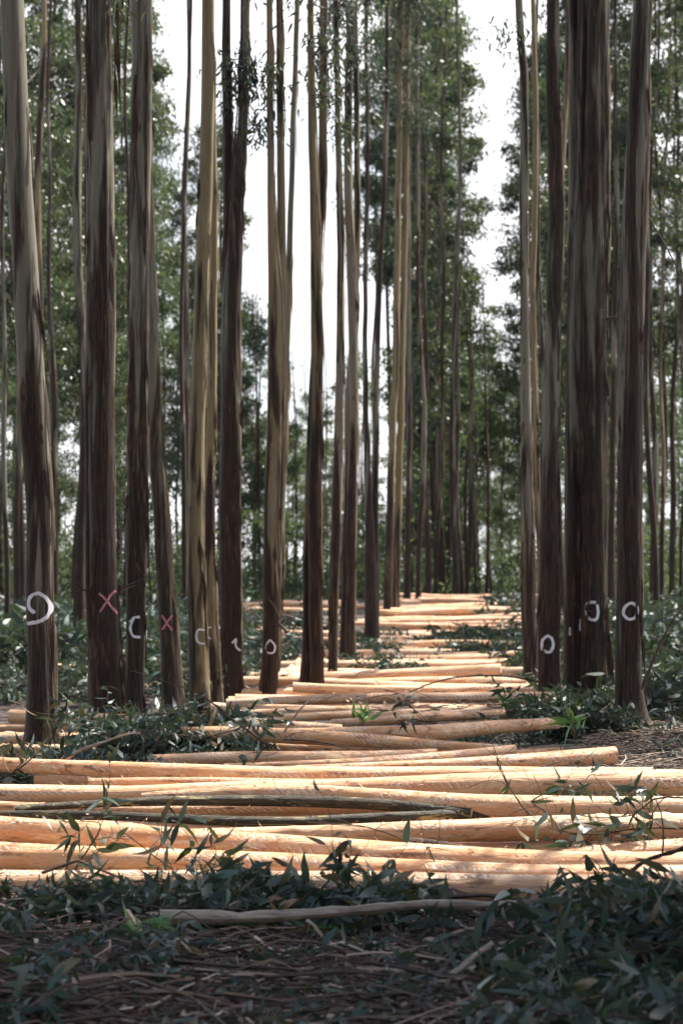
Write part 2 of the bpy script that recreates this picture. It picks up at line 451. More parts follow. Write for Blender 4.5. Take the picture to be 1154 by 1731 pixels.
def make_branch_arrays(seed, length=.9, nsub=7, leaves=9, lsize=.13):
    """a cut leafy branch lying along +X: (twig arrays), (leaf arrays)"""
    r = np.random.default_rng(seed)
    tw = MB(); P = []; D = []
    main = curve((0, 0, .02), (length, 0, .05), 9, .05, seed)
    tw.add(*tube(main, np.linspace(.006, .0018, 9), 5))
    for k in range(nsub):
        t = .15 + .85 * (k + r.random() * .6) / nsub
        i = min(7, int(t * 8)); p = main[i] + (main[i + 1] - main[i]) * (t * 8 - i)
        ang = r.choice([-1, 1]) * r.uniform(.4, 1.1)
        dr = np.array([math.cos(ang), math.sin(ang), r.uniform(-.15, .4)])
        sl = length * r.uniform(.25, .5)
        sub = curve(p, p + dr * sl, 6, .07, seed * 31 + k)
        tw.add(*tube(sub, np.linspace(.0028, .001, 6), 4))
        for q in range(leaves):
            u = .12 + .88 * q / (leaves - 1) if leaves > 1 else 1
            j = min(4, int(u * 5)); lp = sub[j] + (sub[j + 1] - sub[j]) * min(1, u * 5 - j)
            side = np.cross(dr, [0, 0, 1]) * (1 if q % 2 else -1)
            P.append(lp); D.append(unit(dr) * .5 + side * r.uniform(.3, .9) + np.array([0, 0, r.uniform(-1.1, .25)]) + r.normal(size=3) * .3)
    P = np.array(P); D = np.array(D)
    n = len(P)
    L = lsize * r.uniform(.55, 1.15, n); W = L * r.uniform(.19, .34, n)
    return tw.arrays()[:3], leaf_arrays(P, D, L, W, r)
BRANCHES = [make_branch_arrays(100 + i, length=[.32, .42, .5, .6, .45, .36][i], nsub=[4, 5, 6, 6, 5, 4][i], leaves=[5, 6, 6, 6, 7, 5][i], lsize=[.12, .13, .14, .13, .15, .16][i]) for i in range(6)]

def rotm(yaw, pitch, roll):
    return np.array(Matrix.Rotation(yaw, 3, 'Z') @ Matrix.Rotation(-pitch, 3, 'Y') @ Matrix.Rotation(roll, 3, 'X'))
def stamp(tw, lf, k, pos, yaw, pitch, roll, s, r=None):
    M = rotm(yaw, pitch, roll) * s
    (V, F, U), (V2, F2, U2) = BRANCHES[k]
    tw.add(V @ M.T + pos, F, U)
    U2 = U2.copy()
    if r is not None: U2[:, 0] = (U2[:, 0] + r.random() * .35) * .8
    lf.add(V2 @ M.T + pos, F2, U2)

# ------------------------------------------------------------------ crowns (leaf clumps) and tree parts
def clump_leaves(r, centre, rad, n, size):
    P = r.normal(size=(n, 3)) * np.array([rad, rad, rad * .6]) * .46 + centre
    D = r.normal(size=(n, 3)) * .6 + np.array([0, 0, -.75])
    L = size * r.uniform(.6, 1.25, n); W = L * r.uniform(.24, .38, n)
    return leaf_arrays(P, D, L, W, r, simple=True)
def make_crown(seed, z0, z1, radius, nclump, per, size, leaf=None):
    """crown around the Z axis between z0 and z1; limbs reach every clump"""
    r = np.random.default_rng(seed)
    lf = MB(); lb = MB()
    for k in range(nclump):
        t = (k + r.random()) / nclump
        z = z0 + (z1 - z0) * t
        env = radius * (math.sin(math.pi * min(1, max(0.0, t * .86 + .12))) ** .75)
        a = r.uniform(0, 2 * math.pi); rr = env * math.sqrt(r.uniform(.05, 1.0))
        c = np.array([math.cos(a) * rr, math.sin(a) * rr, z])
        m = int(per * r.uniform(.5, 1.4))
        lf.add(*clump_leaves(r, c, r.uniform(.45, .95) * (.6 + .4 * radius / 2.5), m, size))
        if k % 2 == 0:
            p0 = np.array([0, 0, z - rr * r.uniform(.6, 1.3) - .3])
            lb.add(*tube(curve(p0, c, 6, .06, seed * 97 + k), np.linspace(.035, .008, 6) * (1.1 - .6 * t), 4))
    return lf.mesh('crown', leaf or CROWNLEAF, smooth=False), lb.mesh('limbs', LIMB)
CROWNS = {
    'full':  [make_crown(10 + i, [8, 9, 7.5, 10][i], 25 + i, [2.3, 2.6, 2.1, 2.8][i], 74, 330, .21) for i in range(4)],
    'low':   [make_crown(30 + i, [3.5, 4.5, 5][i], [12, 14, 16][i], [2.1, 2.4, 2.6][i], 60, 190, .21, SUNLIT_UNDERLEAF) for i in range(3)],
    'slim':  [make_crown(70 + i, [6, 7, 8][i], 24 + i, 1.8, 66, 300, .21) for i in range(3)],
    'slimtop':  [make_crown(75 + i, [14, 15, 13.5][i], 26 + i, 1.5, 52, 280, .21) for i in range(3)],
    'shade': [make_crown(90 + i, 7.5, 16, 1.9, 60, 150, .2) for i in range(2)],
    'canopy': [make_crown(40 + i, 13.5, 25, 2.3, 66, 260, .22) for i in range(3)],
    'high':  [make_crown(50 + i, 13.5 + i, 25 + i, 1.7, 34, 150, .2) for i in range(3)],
}

def trunk_mesh(name, P, rad, seed, nseg=16, rough=.06):
    """P in local coordinates (origin at the base); ridged, slightly fluted tube"""
    P = np.asarray(P, float); rad = np.asarray(rad, float)
    th = np.linspace(0, 2 * np.pi, nseg + 1)
    V = np.zeros((len(P), nseg + 1, 3))
    for i, (p, q) in enumerate(zip(P, rad)):
        for j in range(nseg):
            V[i, j] = p + q * rfac(seed, p[2], th[j], rough) * np.array([math.cos(th[j]), math.sin(th[j]), 0])
        V[i, nseg] = V[i, 0]
    i, j = np.meshgrid(np.arange(len(P) - 1), np.arange(nseg), indexing='ij')
    a = (i * (nseg + 1) + j).ravel()
    F = np.stack([a, a + 1, a + nseg + 2, a + nseg + 1], 1)
    return mesh_quads(name, V.reshape(-1, 3), F, BARK)
def rfac(seed, z, th, rough):
    c, s = math.cos(th), math.sin(th)
    a = mnoise.noise(Vector((c * .9 + seed * 3.1, s * .9, z * .8)))
    b = mnoise.noise(Vector((c * 3.2, s * 3.2 + seed * 1.7, z * .35)))
    e = mnoise.noise(Vector((c * 2.2 + 9, s * 2.2, z * 3.1 + seed)))
    return 1 + rough * (.8 * a + .9 * b + .45 * e)

def smooth_curve(ys, vals, q):
    """monotone-ish cubic through a few points"""
    ys = np.asarray(ys, float); vals = np.asarray(vals, float)
    o = np.argsort(ys); ys, vals = ys[o], vals[o]
    if len(ys) == 1: return np.full(len(q), vals[0])
    m = np.gradient(vals, ys)
    q = np.clip(q, ys[0], ys[-1])
    i = np.clip(np.searchsorted(ys, q) - 1, 0, len(ys) - 2)
    h = ys[i + 1] - ys[i]; t = (q - ys[i]) / h
    return (2*t**3 - 3*t**2 + 1) * vals[i] + (t**3 - 2*t**2 + t) * h * m[i] + (-2*t**3 + 3*t**2) * vals[i+1] + (t**3 - t**2) * h * m[i+1]

class Stem:
    """one stem given by photo rows: pts = [(y, x, width)] from base up, at distance d"""
    def __init__(s, pts, d, seed, top=24.0, near=True, flare=1.0, rough=.06):
        s.d, s.seed, s.rough = d, seed, rough
        ys = [p[0] for p in pts]
        z = [EYE - (y - YH) * d / FPX for y in ys]
        x = [(p[1] - CX) * d / FPX for p in pts]
        w = [p[2] * d / FPX * .5 for p in pts]
        zb, zt = z[0], z[-1]
        step = .12 if near else .5
        zz = np.r_[np.arange(zb - .15, zt, step), zt]
        X = smooth_curve(z, x, zz); W = smooth_curve(z, w, zz)
        sl = (X[-1] - X[-6]) / (zz[-1] - zz[-6])
        if top > zt + .5:
            z2 = np.arange(zt + .6, top, .6)
            X2 = X[-1] + sl * 1.6 * (1 - np.exp(-(z2 - zt) / 1.6)) * 1.0
            W2 = W[-1] * np.clip(1 - .85 * (z2 - zt) / (top - zt), .1, 1)
            zz = np.r_[zz, z2]; X = np.r_[X, X2]; W = np.r_[W, W2]
        fl = 1 + .42 * flare * np.exp(-np.maximum(zz - zb, 0) / .16)
        wob = .5 * d / FPX
        X = X + wob * np.array([mnoise.noise(Vector((seed * 5.1, 0, q * 1.3))) for q in zz]) * 2.5
        Y = np.array([mnoise.noise(Vector((seed * 2.3, 7, q * .35))) for q in zz]) * .06
        Y -= Y[0]
        s.zz, s.X, s.Y, s.W, s.zb, s.x0 = zz, X, Y, W * fl, zb, x[0]
    def local(s, org):
        return np.stack([s.X - org[0], s.Y + s.d - org[1], s.zz - org[2]], 1)
    def surf(s, px, py, org, off):
        """point on the visible side of the stem under photo pixel px,py"""
        z = EYE - (py - YH) * s.d / FPX; x = (px - CX) * s.d / FPX
        cx = np.interp(z, s.zz, s.X); cy = np.interp(z, s.zz, s.Y) + s.d; w = np.interp(z, s.zz, s.W)
        u = max(-.97, min(.97, (x - cx) / w)); th = -math.acos(u)
        rr = w * rfac(s.seed, z - org[2], th, s.rough) + off
        return np.array([cx + rr * math.cos(th) - org[0], cy + rr * math.sin(th) - org[1], z - org[2]])

def paint_material(name, c):
    m, nt, b = mat(name)
    tc = N(nt, 'ShaderNodeTexCoord')
    su = N(nt, 'ShaderNodeSeparateXYZ'); lnk(nt, tc.outputs['UV'], su.inputs[0])
    v = math_(nt, 'ABSOLUTE', su.outputs[1])
    n = noise_(nt, tc.outputs['Object'], 55., 4, .7)
    n2 = noise_(nt, mapping(nt, tc.outputs['Object'], (30, 30, 7)), 1., 4, .7)
    a = math_(nt, 'ADD', maprange(nt, v, .30, 1.0, 1.25, -.3), math_(nt, 'MULTIPLY', math_(nt, 'SUBTRACT', n, .56), 1.8))
    a = math_(nt, 'ADD', a, math_(nt, 'MULTIPLY', math_(nt, 'SUBTRACT', n2, .5), 2.6))
    a = maprange(nt, a, .1, .8, 0., .82)
    b.inputs['Base Color'].default_value = (*c, 1); b.inputs['Roughness'].default_value = .7
    lnk(nt, a, b.inputs['Alpha'])
    return m
WHITE = paint_material('white_spray', (.78, .76, .80))
PINK = paint_material('pink_spray', (.60, .22, .25))

def paint_mark(parent, stem, strokes, wpx, m, org):
    wpx *= 1.15
    mb = MB()
    for st in strokes:
        st = np.array(st, float)
        t = np.r_[0, np.cumsum(np.linalg.norm(np.diff(st, axis=0), axis=1))]
        n = max(6, int(t[-1] / 1.5)); q = np.linspace(0, t[-1], n)
        xs = smooth_curve(t, st[:, 0], q); ys = smooth_curve(t, st[:, 1], q)
        tx, ty = np.gradient(xs), np.gradient(ys); l = np.hypot(tx, ty) + 1e-9
        nx, ny = -ty / l, tx / l
        V = []; U = []
        rows = np.linspace(-1, 1, 7)
        for i in range(n):
            for r_ in rows:
                V.append(stem.surf(xs[i] + nx[i] * r_ * wpx, ys[i] + ny[i] * r_ * wpx, org, .004)); U.append((q[i] * .01, r_))
        k = len(rows)
        F = [[i * k + j, i * k + j + 1, (i + 1) * k + j + 1, (i + 1) * k + j] for i in range(n - 1) for j in range(k - 1)]
        mb.add(V, F, U)
    return link('paint_mark', mb.mesh('paint_mark', m), parent)

def bark_strips(parent, stem, specs, org, seed, m=None):
    """loose ribbons of bark: specs = (px, y_top, y_bottom, width px, outward px)"""
    r = np.random.default_rng(seed)
    for (px, y0, y1, w, out) in specs:
        n = 14; mb = MB()
        k = stem.d / FPX
        top = stem.surf(px, y0, org, .003)
        V = []; U = []
        zt_ = top[2] + org[2]; e0 = (px - CX - np.interp(zt_, stem.zz, stem.X) / k) / (np.interp(zt_, stem.zz, stem.W) / k)
        sgn = 1 if top[0] + org[0] > np.interp(top[2] + org[2], stem.zz, stem.X) else -1
        L = (y1 - y0) * k
        ph = r.uniform(0, 6)
        for i in range(n):
            t = i / (n - 1)
            zc = top[2] - L * t
            pc = CX + np.interp(zc + org[2], stem.zz, stem.X) / k; ph_ = np.interp(zc + org[2], stem.zz, stem.W) / k
            want = pc + e0 * ph_ + sgn * out * 1.7 * t ** 1.4 + .5 * math.sin(ph + t * 7)
            yy = YH + (EYE - zc - org[2]) / k
            lim = pc + max(-.95, min(.95, (want - pc) / ph_)) * ph_
            c = stem.surf(lim, yy, org, .010) + np.array([(want - lim) * k, -.006 * math.sin(t * 5 + ph), 0])
            ww = w * k * .8 * (1 - .75 * t) * min(1, .12 + t * 5) * (.8 + .4 * math.sin(ph + t * 11))
            tw = .5 * math.sin(ph + t * 3.2)
            sd = np.array([math.cos(tw) * .9, math.sin(tw) * .5, .0])
            mid = c + np.array([0, -.006, 0])
            V += [c - sd * ww, mid, c + sd * ww]; U += [(t, 0), (t, .5), (t, 1)]
        F = []
        for i in range(n - 1):
            for j in range(2): F.append([i * 3 + j, i * 3 + j + 1, i * 3 + 4 + j, i * 3 + 3 + j])
        mb.add(V, F, U)
        link('bark_strip', mb.mesh('bark_strip', m or STRIP), parent)

SPRAY = {7: 3, 8: 4, 10: 4, 12: 6, 13: 6, 14: 6, 15: 7, 16: 6, 17: 5, 18: 5, 21: 2, 2: 2}
def dead_twigs(parent, stem, specs, org, seed, spread=.07):
    """bare or leafy side twigs: specs = (x0,y0,x1,y1,leaves?)"""
    r = np.random.default_rng(seed)
    for q, (x0, y0, x1, y1, lv) in enumerate(specs):
        k = stem.d / FPX
        a = stem.surf(x0, y0, org, -.01)
        e = np.array([(x1 - CX) * k - org[0], stem.d - org[1] + r.uniform(-.3, .15), EYE - (y1 - YH) * k - org[2]])
        c = curve(a, e, 10, .07, seed * 7 + q)
        mb = MB(); mb.add(*tube(c, np.linspace(.011, .003, 10), 5))
        for s_ in range(4):
            i = int(r.integers(3, 9)); f = c[i] + r.normal(size=3) * .14
            mb.add(*tube(curve(c[i], f, 5, .1, seed + s_ * 3 + q), np.linspace(.004, .0015, 5), 4))
        tw = link('side_twig', mb.mesh('side_twig', TWIG), parent)
        if lv:
            n = lv; P = c[r.integers(3, 10, n)] + r.normal(size=(n, 3)) * spread
            D = r.normal(size=(n, 3)) * .6 + np.array([0, 0, -1.0])
            L = r.uniform(.07, .15, n); lm = MB(); lm.add(*leaf_arrays(P, D, L, L * .25, r))
            link('leaves', lm.mesh('leaves', LEAF), tw)

def near_tree(label, stems, colour, crown=None, group='standing gum trees', y_base=None, marks=(), strips=(), twigs=(), seed=1, nseg=20, top=24., flare=1., rough=.06, d=None):
    yb = y_base if y_base else max(s[0][0] for s in stems)
    d = d or d_of_y(yb)
    S = [Stem(p, d + i * .14, seed * 11 + i, top=top, flare=flare, rough=rough) for i, p in enumerate(stems)]
    org = np.array([S[0].x0, d, float(gz(S[0].x0, d))])
    t = link('gum_tree', None, loc=org)
    tag(t, label, 'tree', group)
    for s in S:
        o = link('trunk', trunk_mesh('trunk', s.local(org), s.W, s.seed, nseg, rough), t)
        o.color = (colour[0], colour[1], 0, 1)
    for (si, strokes, w, m) in marks: paint_mark(t, S[si], strokes, w, m, org)
    if strips: bark_strips(t, S[strips[0]], strips[1], org, seed)
    r = np.random.default_rng(seed + 400); auto = []
    if d < 50:
        for q in range(int(4 + 14 * max(0, colour[0] - .35))):
            y0 = r.uniform(yb - 330, yb - 40) if r.random() < .6 else r.uniform(120, yb - 200)
            z = EYE - (y0 - YH) * d / FPX
            cx = CX + np.interp(z, S[0].zz, S[0].X) / d * FPX; hw = np.interp(z, S[0].zz, S[0].W) / d * FPX
            e = r.choice([-1, 1]) * r.uniform(.35, .95)
            auto.append((cx + e * hw, y0, y0 + r.uniform(30, 150), r.uniform(3, 8) * 25 / d, r.uniform(0, 5) * 25 / d))
        bark_strips(t, S[0], auto, org, seed + 77)
        rim_papers = []  # pale bark ribbons down the right edges, standing in for the sun's rim light
        for si, st in enumerate(S):
            for q in range(int(r.integers(4, 8))):
                y0 = r.uniform(-20, yb - 120)
                z = EYE - (y0 - YH) * d / FPX
                cx = CX + np.interp(z, st.zz, st.X) / d * FPX; hw = np.interp(z, st.zz, st.W) / d * FPX
                rim_papers.append((cx + r.uniform(.86, .97) * hw, y0, min(yb - 10, y0 + r.uniform(60, 300)), r.uniform(2.5, 5) * 25 / d, r.uniform(.5, 2.2) * 25 / d))
            bark_strips(t, st, rim_papers, org, seed + 99 + si, RIM_PAPER); rim_papers = []
    if twigs: dead_twigs(t, S[twigs[0]], twigs[1], org, seed)
    if seed in SPRAY:
        r = np.random.default_rng(seed + 900); sp = []
        for q in range(SPRAY[seed]):
            y0 = r.uniform(-90, 210 if seed < 20 else 60); z = EYE - (y0 - YH) * d / FPX
            cx = CX + np.interp(z, S[0].zz, S[0].X) / d * FPX; sd = r.choice([-1, 1])
            sp.append((cx, y0, cx + sd * r.uniform(14, 46), y0 + r.uniform(-20, 50), int(150 * d / 40)))
        dead_twigs(t, S[0], sp, org, seed + 5, .17 * (d / 40) ** .5)
    if crown is not None:
        cm, lm = CROWNS['high'][crown % 3]
        l = S[0].local(org); tp = np.interp(15., l[:, 2], l[:, 0])
        a = seed * 1.3
        c = link('crown', cm, t, (tp, 0, 0)); c.rotation_euler = (0, 0, a)
        c = link('limbs', lm, t, (tp, 0, 0)); c.rotation_euler = (0, 0, a)
    return t

SHADE = [(3.2, 12.3, -2), (4.8, 11.7, -2), (5.0, 12.6, -2), (6.5, 12.8, -1), (6.6, 11.6, -2), (8.2, 14.0, 0), (8.3, 12.6, 0), (4.2, 10.4, -2)]
_b = random.Random(4)
BACK = [(_b.uniform(-22, 22), _b.uniform(-34, -9)) for _ in range(45)] + [(-12, 6), (-11, 11), (-10, 17), (-15, 14), (-16, 8), (-14, 22)]
LR, RR = 'gum trees in the left row', 'gum trees in the right row'
near_tree('thick gum trunk at the far left with a white painted loop and blue-grey upper stem',
    [[(1280, 68, 52), (1150, 70, 48), (1000, 67, 48), (850, 66, 46), (700, 57, 46), (500, 45, 44), (250, 30, 42), (0, 21, 40)]], (.42, .1), 0, LR, seed=1, nseg=32,
    marks=[(0, [[(62, 1036), (53, 1028), (54, 1010), (67, 1003), (80, 1011), (87, 1028), (80, 1044), (66, 1051), (49, 1054)]], 4.2, WHITE)], d=d_of_y(1284))
near_tree('broad shaggy gum trunk with a smeared pink cross and loose hanging bark ribbons',
    [[(1246, 186, 62), (1150, 180, 58), (1000, 176, 46), (800, 172, 44), (500, 172, 44), (250, 170, 42), (0, 168, 38)], [(1240, 165, 22), (1100, 160, 24), (1000, 156, 24), (800, 152, 16), (500, 151, 12), (250, 152, 8), (100, 150, 6)]],
    (.66, .35), 1, LR, seed=2, nseg=32, rough=.10,
    marks=[(0, [[(195, 998), (188, 1008), (182, 1018), (172, 1034)], [(170, 1003), (180, 1012), (189, 1024), (198, 1037)]], 2.3, PINK)],
    strips=(0, [(196, 0, 190, 8, 2), (193, 60, 235, 6, 1), (151, 20, 240, 10, -4), (150, 60, 300, 6, -3), (152, 380, 450, 6, 2), (165, 1080, 1180, 8, -3), (160, 900, 1240, 10, 0), (205, 1100, 1260, 9, 2)]),
    twigs=(0, [(160, 1000, 120, 985, 0), (200, 1010, 258, 970, 0)]))
near_tree('dark stringy gum trunk with a white half loop and ragged peeling bark hanging midway',
    [[(1226, 225, 34), (1100, 229, 32), (900, 231, 34), (700, 233, 33), (500, 236, 32), (250, 238, 34), (0, 240, 36)]], (.70, .3), None, LR, seed=3, nseg=28, rough=.12,
    marks=[(0, [[(221, 1052), (228, 1044), (238, 1043)], [(228, 1044), (222, 1060), (227, 1075), (239, 1077)]], 2.8, WHITE)],
    strips=(0, [(243, 700, 900, 9, 5), (238, 715, 870, 10, 2), (222, 720, 860, 8, -4), (230, 725, 800, 10, 1), (248, 60, 420, 6, 2), (228, 150, 400, 5, -8), (246, 560, 720, 7, 5), (225, 540, 740, 8, -2), (246, 850, 1010, 5, 6)]))
near_tree('slender leaning gum trunk with a pink painted cross, curving to the left higher up',
    [[(1210, 293, 34), (1130, 289, 32), (1050, 284, 31), (900, 275, 30), (750, 264, 28), (600, 258, 24), (450, 253, 18), (250, 250, 14), (0, 248, 10)]], (.5, .45), None, LR, seed=4, nseg=28,
    marks=[(0, [[(275, 1040), (283, 1052), (292, 1066)], [(292, 1040), (284, 1052), (276, 1064)]], 2.2, PINK)])
near_tree('yellowish gum trunk with a sunlit right edge and white arc, before its thinner twin',
    [[(1208, 338, 33), (1100, 336, 31), (1000, 333, 30), (800, 333, 27), (500, 341, 24), (250, 349, 23), (0, 352, 21)]], (.36, .9), 2, LR, seed=5, nseg=28,
    marks=[(0, [[(346, 1065), (337, 1064), (333, 1074), (337, 1086), (346, 1088)]], 2.2, WHITE)])
near_tree('pale thin gum trunk close behind the yellowish one, with leaf sprig and white arc',
    [[(1204, 362, 27), (1100, 358, 26), (1000, 354, 24), (850, 355, 18), (700, 358, 16), (400, 361, 14), (0, 356, 10)]], (.34, .8), None, LR, seed=6, nseg=24,
    marks=[(0, [[(358, 1060), (350, 1062), (350, 1073), (357, 1080)]], 2.0, WHITE)], d=d_of_y(1203), twigs=(0, [(362, 1150, 372, 1135, 26)]))
near_tree('dark red-brown fibrous gum trunk forking near the top, with a small white half loop',
    [[(1192, 392, 34), (1100, 391, 36), (900, 389, 37), (700, 391, 35), (500, 393, 32), (400, 397, 26), (250, 408, 18), (120, 413, 16), (0, 415, 16)],
     [(1190, 384, 16), (900, 380, 18), (600, 384, 18), (400, 388, 22), (250, 386, 18), (120, 383, 16), (0, 383, 14)]], (.86, .3), 0, LR, seed=7, nseg=28, rough=.12,
    marks=[(0, [[(393, 1087), (399, 1080), (399, 1092), (406, 1100)]], 2.0, WHITE)],
    strips=(0, [(404, 150, 480, 5, 3), (408, 60, 300, 5, 3), (402, 780, 900, 5, 4)]),
    twigs=(0, [(404, 250, 432, 195, 24), (410, 210, 452, 215, 10), (414, 130, 424, 60, 18), (404, 770, 425, 830, 0), (405, 230, 427, 110, 20)]))
near_tree('gum trunk with a white painted diamond, dividing into two stems above',
    [[(1192, 455, 27), (1050, 458, 28), (900, 459, 27), (700, 463, 24), (500, 464, 22), (380, 459, 14), (200, 457, 12), (0, 456, 11)],
     [(1190, 460, 18), (900, 466, 20), (700, 471, 20), (500, 474, 20), (380, 475, 15), (200, 474, 13), (0, 472, 12)]], (.42, .55), 1, LR, seed=8, nseg=24,
    marks=[(0, [[(457, 1081), (451, 1090), (452, 1102), (462, 1103), (465, 1092), (457, 1081)]], 1.8, WHITE)],
    twigs=(1, [(478, 1060, 498, 1045, 0), (473, 60, 480, 10, 14)]))
near_tree('thin bare pole-like gum stem right behind the diamond-marked trunk, leaning right at the top',
    [[(1175, 468, 12), (900, 474, 14), (600, 484, 12), (300, 493, 10), (0, 502, 9)]], (.3, .4), None, LR, seed=9, nseg=14, top=20)
near_tree('broad tan and brown gum trunk with a leaning plank against its foot, forking high up',
    [[(1193, 536, 22), (1080, 535, 24), (900, 532, 24), (700, 535, 21), (450, 534, 19), (300, 530, 14), (150, 526, 13), (0, 525, 11)],
     [(1150, 521, 22), (1000, 521, 20), (800, 523, 15), (600, 532, 13), (450, 538, 12), (250, 545, 14), (0, 547, 13)]], (.5, .75), 2, LR, seed=10, nseg=24, d=d_of_y(1190))
near_tree('slim brown gum trunk between the tan forked tree and the two dark crowded stems',
    [[(1163, 561, 15), (1000, 564, 17), (850, 569, 18), (700, 573, 15), (400, 575, 12), (150, 570, 10), (0, 568, 10)]], (.6, .5), None, LR, seed=12, nseg=20)
near_tree('pair of dark crowded gum stems rising from one foot at the left corridor edge',
    [[(1150, 591, 18), (1000, 592, 16), (850, 594, 16), (700, 598, 16), (500, 594, 16), (300, 588, 15), (0, 592, 12)],
     [(1132, 580, 16), (1000, 584, 16), (850, 588, 16), (700, 589, 15), (500, 600, 13), (300, 604, 11), (0, 600, 9)]], (.68, .5), 0, LR, seed=13, nseg=20, d=d_of_y(1148))
near_tree('dark gum tree with a swollen mossy foot among the stacked logs, its stem splitting low',
    [[(1097, 628, 24), (1000, 627, 22), (880, 624, 16), (750, 619, 11), (600, 617, 9), (450, 618, 8), (300, 621, 8), (0, 618, 7)],
     [(1090, 632, 16), (1000, 634, 14), (880, 634, 12), (700, 636, 10), (500, 641, 8), (300, 650, 8), (0, 655, 7)]], (.8, .5), 1, LR, seed=14, nseg=18, flare=2.2)
near_tree('straight tan gum stem at the far end of the left row',
    [[(1048, 655, 16), (950, 657, 14), (800, 661, 13), (600, 668, 12), (300, 673, 11), (0, 677, 11)]], (.5, .8), 2, LR, seed=15, nseg=16)
near_tree('straight gum stem with a lit right edge just right of the far tan one',
    [[(1047, 668, 13), (900, 672, 12), (700, 677, 11), (400, 684, 10), (0, 690, 9)]], (.4, .9), None, LR, seed=16, nseg=14)
near_tree('thin dark gum stem where the log corridor reaches the crest',
    [[(1022, 688, 12), (900, 689, 10), (700, 692, 8), (500, 690, 8), (0, 694, 6)]], (.7, .3), None, LR, seed=17, nseg=12)
near_tree('crooked thin gum stem bending right beside the crest of the log corridor',
    [[(1021, 706, 10), (900, 709, 9), (800, 715, 8), (700, 717, 7), (550, 708, 7), (300, 706, 6), (0, 704, 6)]], (.6, .4), 2, LR, seed=18, nseg=12)

near_tree('smooth pale gum stem at the inner edge of the right row, wavy near the top',
    [[(1170, 898, 26), (1050, 894, 25), (900, 890, 22), (700, 888, 18), (500, 886, 15), (300, 884, 14), (120, 884, 13), (50, 879, 13), (0, 877, 13)]], (.60, .3), None, RR, seed=21, nseg=24, d=d_of_y(1165))
near_tree('very thin curving pale sapling leaning against the inner tree of the right row',
    [[(1160, 915, 10), (1000, 913, 9), (850, 907, 8), (650, 903, 8), (500, 899, 9), (400, 902, 10), (250, 905, 9), (0, 900, 8)]], (.3, .7), None, RR, seed=22, nseg=14, top=18)
near_tree('brown and grey gum trunk with a blurred white ring, second in the right row',
    [[(1207, 926, 34), (1050, 926, 35), (900, 928, 32), (700, 931, 28), (500, 935, 26), (350, 939, 25), (150, 934, 23), (0, 934, 22)]], (.78, .3), 1, RR, seed=23, nseg=28, rough=.1,
    marks=[(0, [[(922, 1074), (915, 1082), (916, 1098), (926, 1102), (932, 1090), (928, 1077), (922, 1074)]], 3.2, WHITE)],
    strips=(0, [(940, 960, 1190, 5, 3), (942, 780, 900, 4, 4)]))
near_tree('massive twin-stemmed gum tree with reddish flaking bark, white paint dabs and a ring',
    [[(1205, 1005, 50), (1050, 1004, 44), (900, 1005, 42), (700, 1003, 44), (500, 1004, 44), (250, 1008, 40), (0, 1013, 34)],
     [(1195, 975, 46), (1050, 974, 42), (900, 974, 40), (700, 975, 36), (500, 979, 34), (300, 985, 26), (0, 986, 20)],
     [(1190, 962, 22), (900, 964, 20), (600, 966, 20), (400, 970, 20), (200, 970, 20), (0, 970, 20)]], (.80, .3), None, RR, seed=24, nseg=32, rough=.14,
    marks=[(0, [[(1004, 1018), (992, 1019), (988, 1032), (992, 1045), (1004, 1047), (1008, 1036), (1006, 1022)]], 3.2, WHITE), (1, [[(979, 1046), (978, 1066)], [(963, 1060), (962, 1074)]], 2.6, WHITE)],
    strips=(0, [(1022, 400, 560, 6, 4), (1024, 1020, 1230, 10, 6), (968, 1000, 1200, 5, -4), (1020, 620, 690, 6, 4), (1022, 100, 330, 5, 2), (1010, 560, 640, 9, 1)]),
    twigs=(0, [(1000, 1035, 960, 1018, 0), (1023, 540, 1048, 548, 0)]))
near_tree('grey gum trunk with clear white ring and flared foot, rightmost of the painted trees',
    [[(1256, 1070, 60), (1200, 1065, 50), (1130, 1061, 44), (1000, 1063, 42), (850, 1064, 42), (700, 1064, 43), (500, 1067, 42), (300, 1074, 39), (0, 1086, 32)]], (.66, .1), None, RR, seed=25, nseg=32, flare=1.8, rough=.09,
    marks=[(0, [[(1062, 1019), (1053, 1026), (1051, 1038), (1058, 1046), (1069, 1044), (1073, 1033), (1070, 1022), (1062, 1019)]], 3.4, WHITE)],
    strips=(0, [(1083, 300, 480, 4, 2), (1084, 1080, 1200, 6, 3)]),
    twigs=(0, [(1086, 350, 1154, 560, 0)]))

# ------------------------------------------------------------------ forest behind
def far_trunk(seed, h=26., r0=.105):
    r = np.random.default_rng(seed)
    z = np.r_[-.3, np.arange(0, h, .7)]
    ph = r.uniform(0, 6, 4)
    X = .10 * np.sin(z * .33 + ph[0]) + .05 * np.sin(z * .9 + ph[1]) + r.uniform(-.02, .02) * z
    Y = .10 * np.sin(z * .30 + ph[2])
    X -= X[1]
    W = r0 * (1 - .8 * z / h); W[0:2] *= 1.3
    return trunk_mesh('trunk', np.stack([X, Y, z], 1), W, seed, 9, .12)
FT = [far_trunk(60 + i, 26 + i % 3, [.085, .1, .115, .13][i % 4]) for i in range(8)]
FTS = [far_trunk(80 + i, 15 + i, [.09, .10, .08][i]) for i in range(3)]

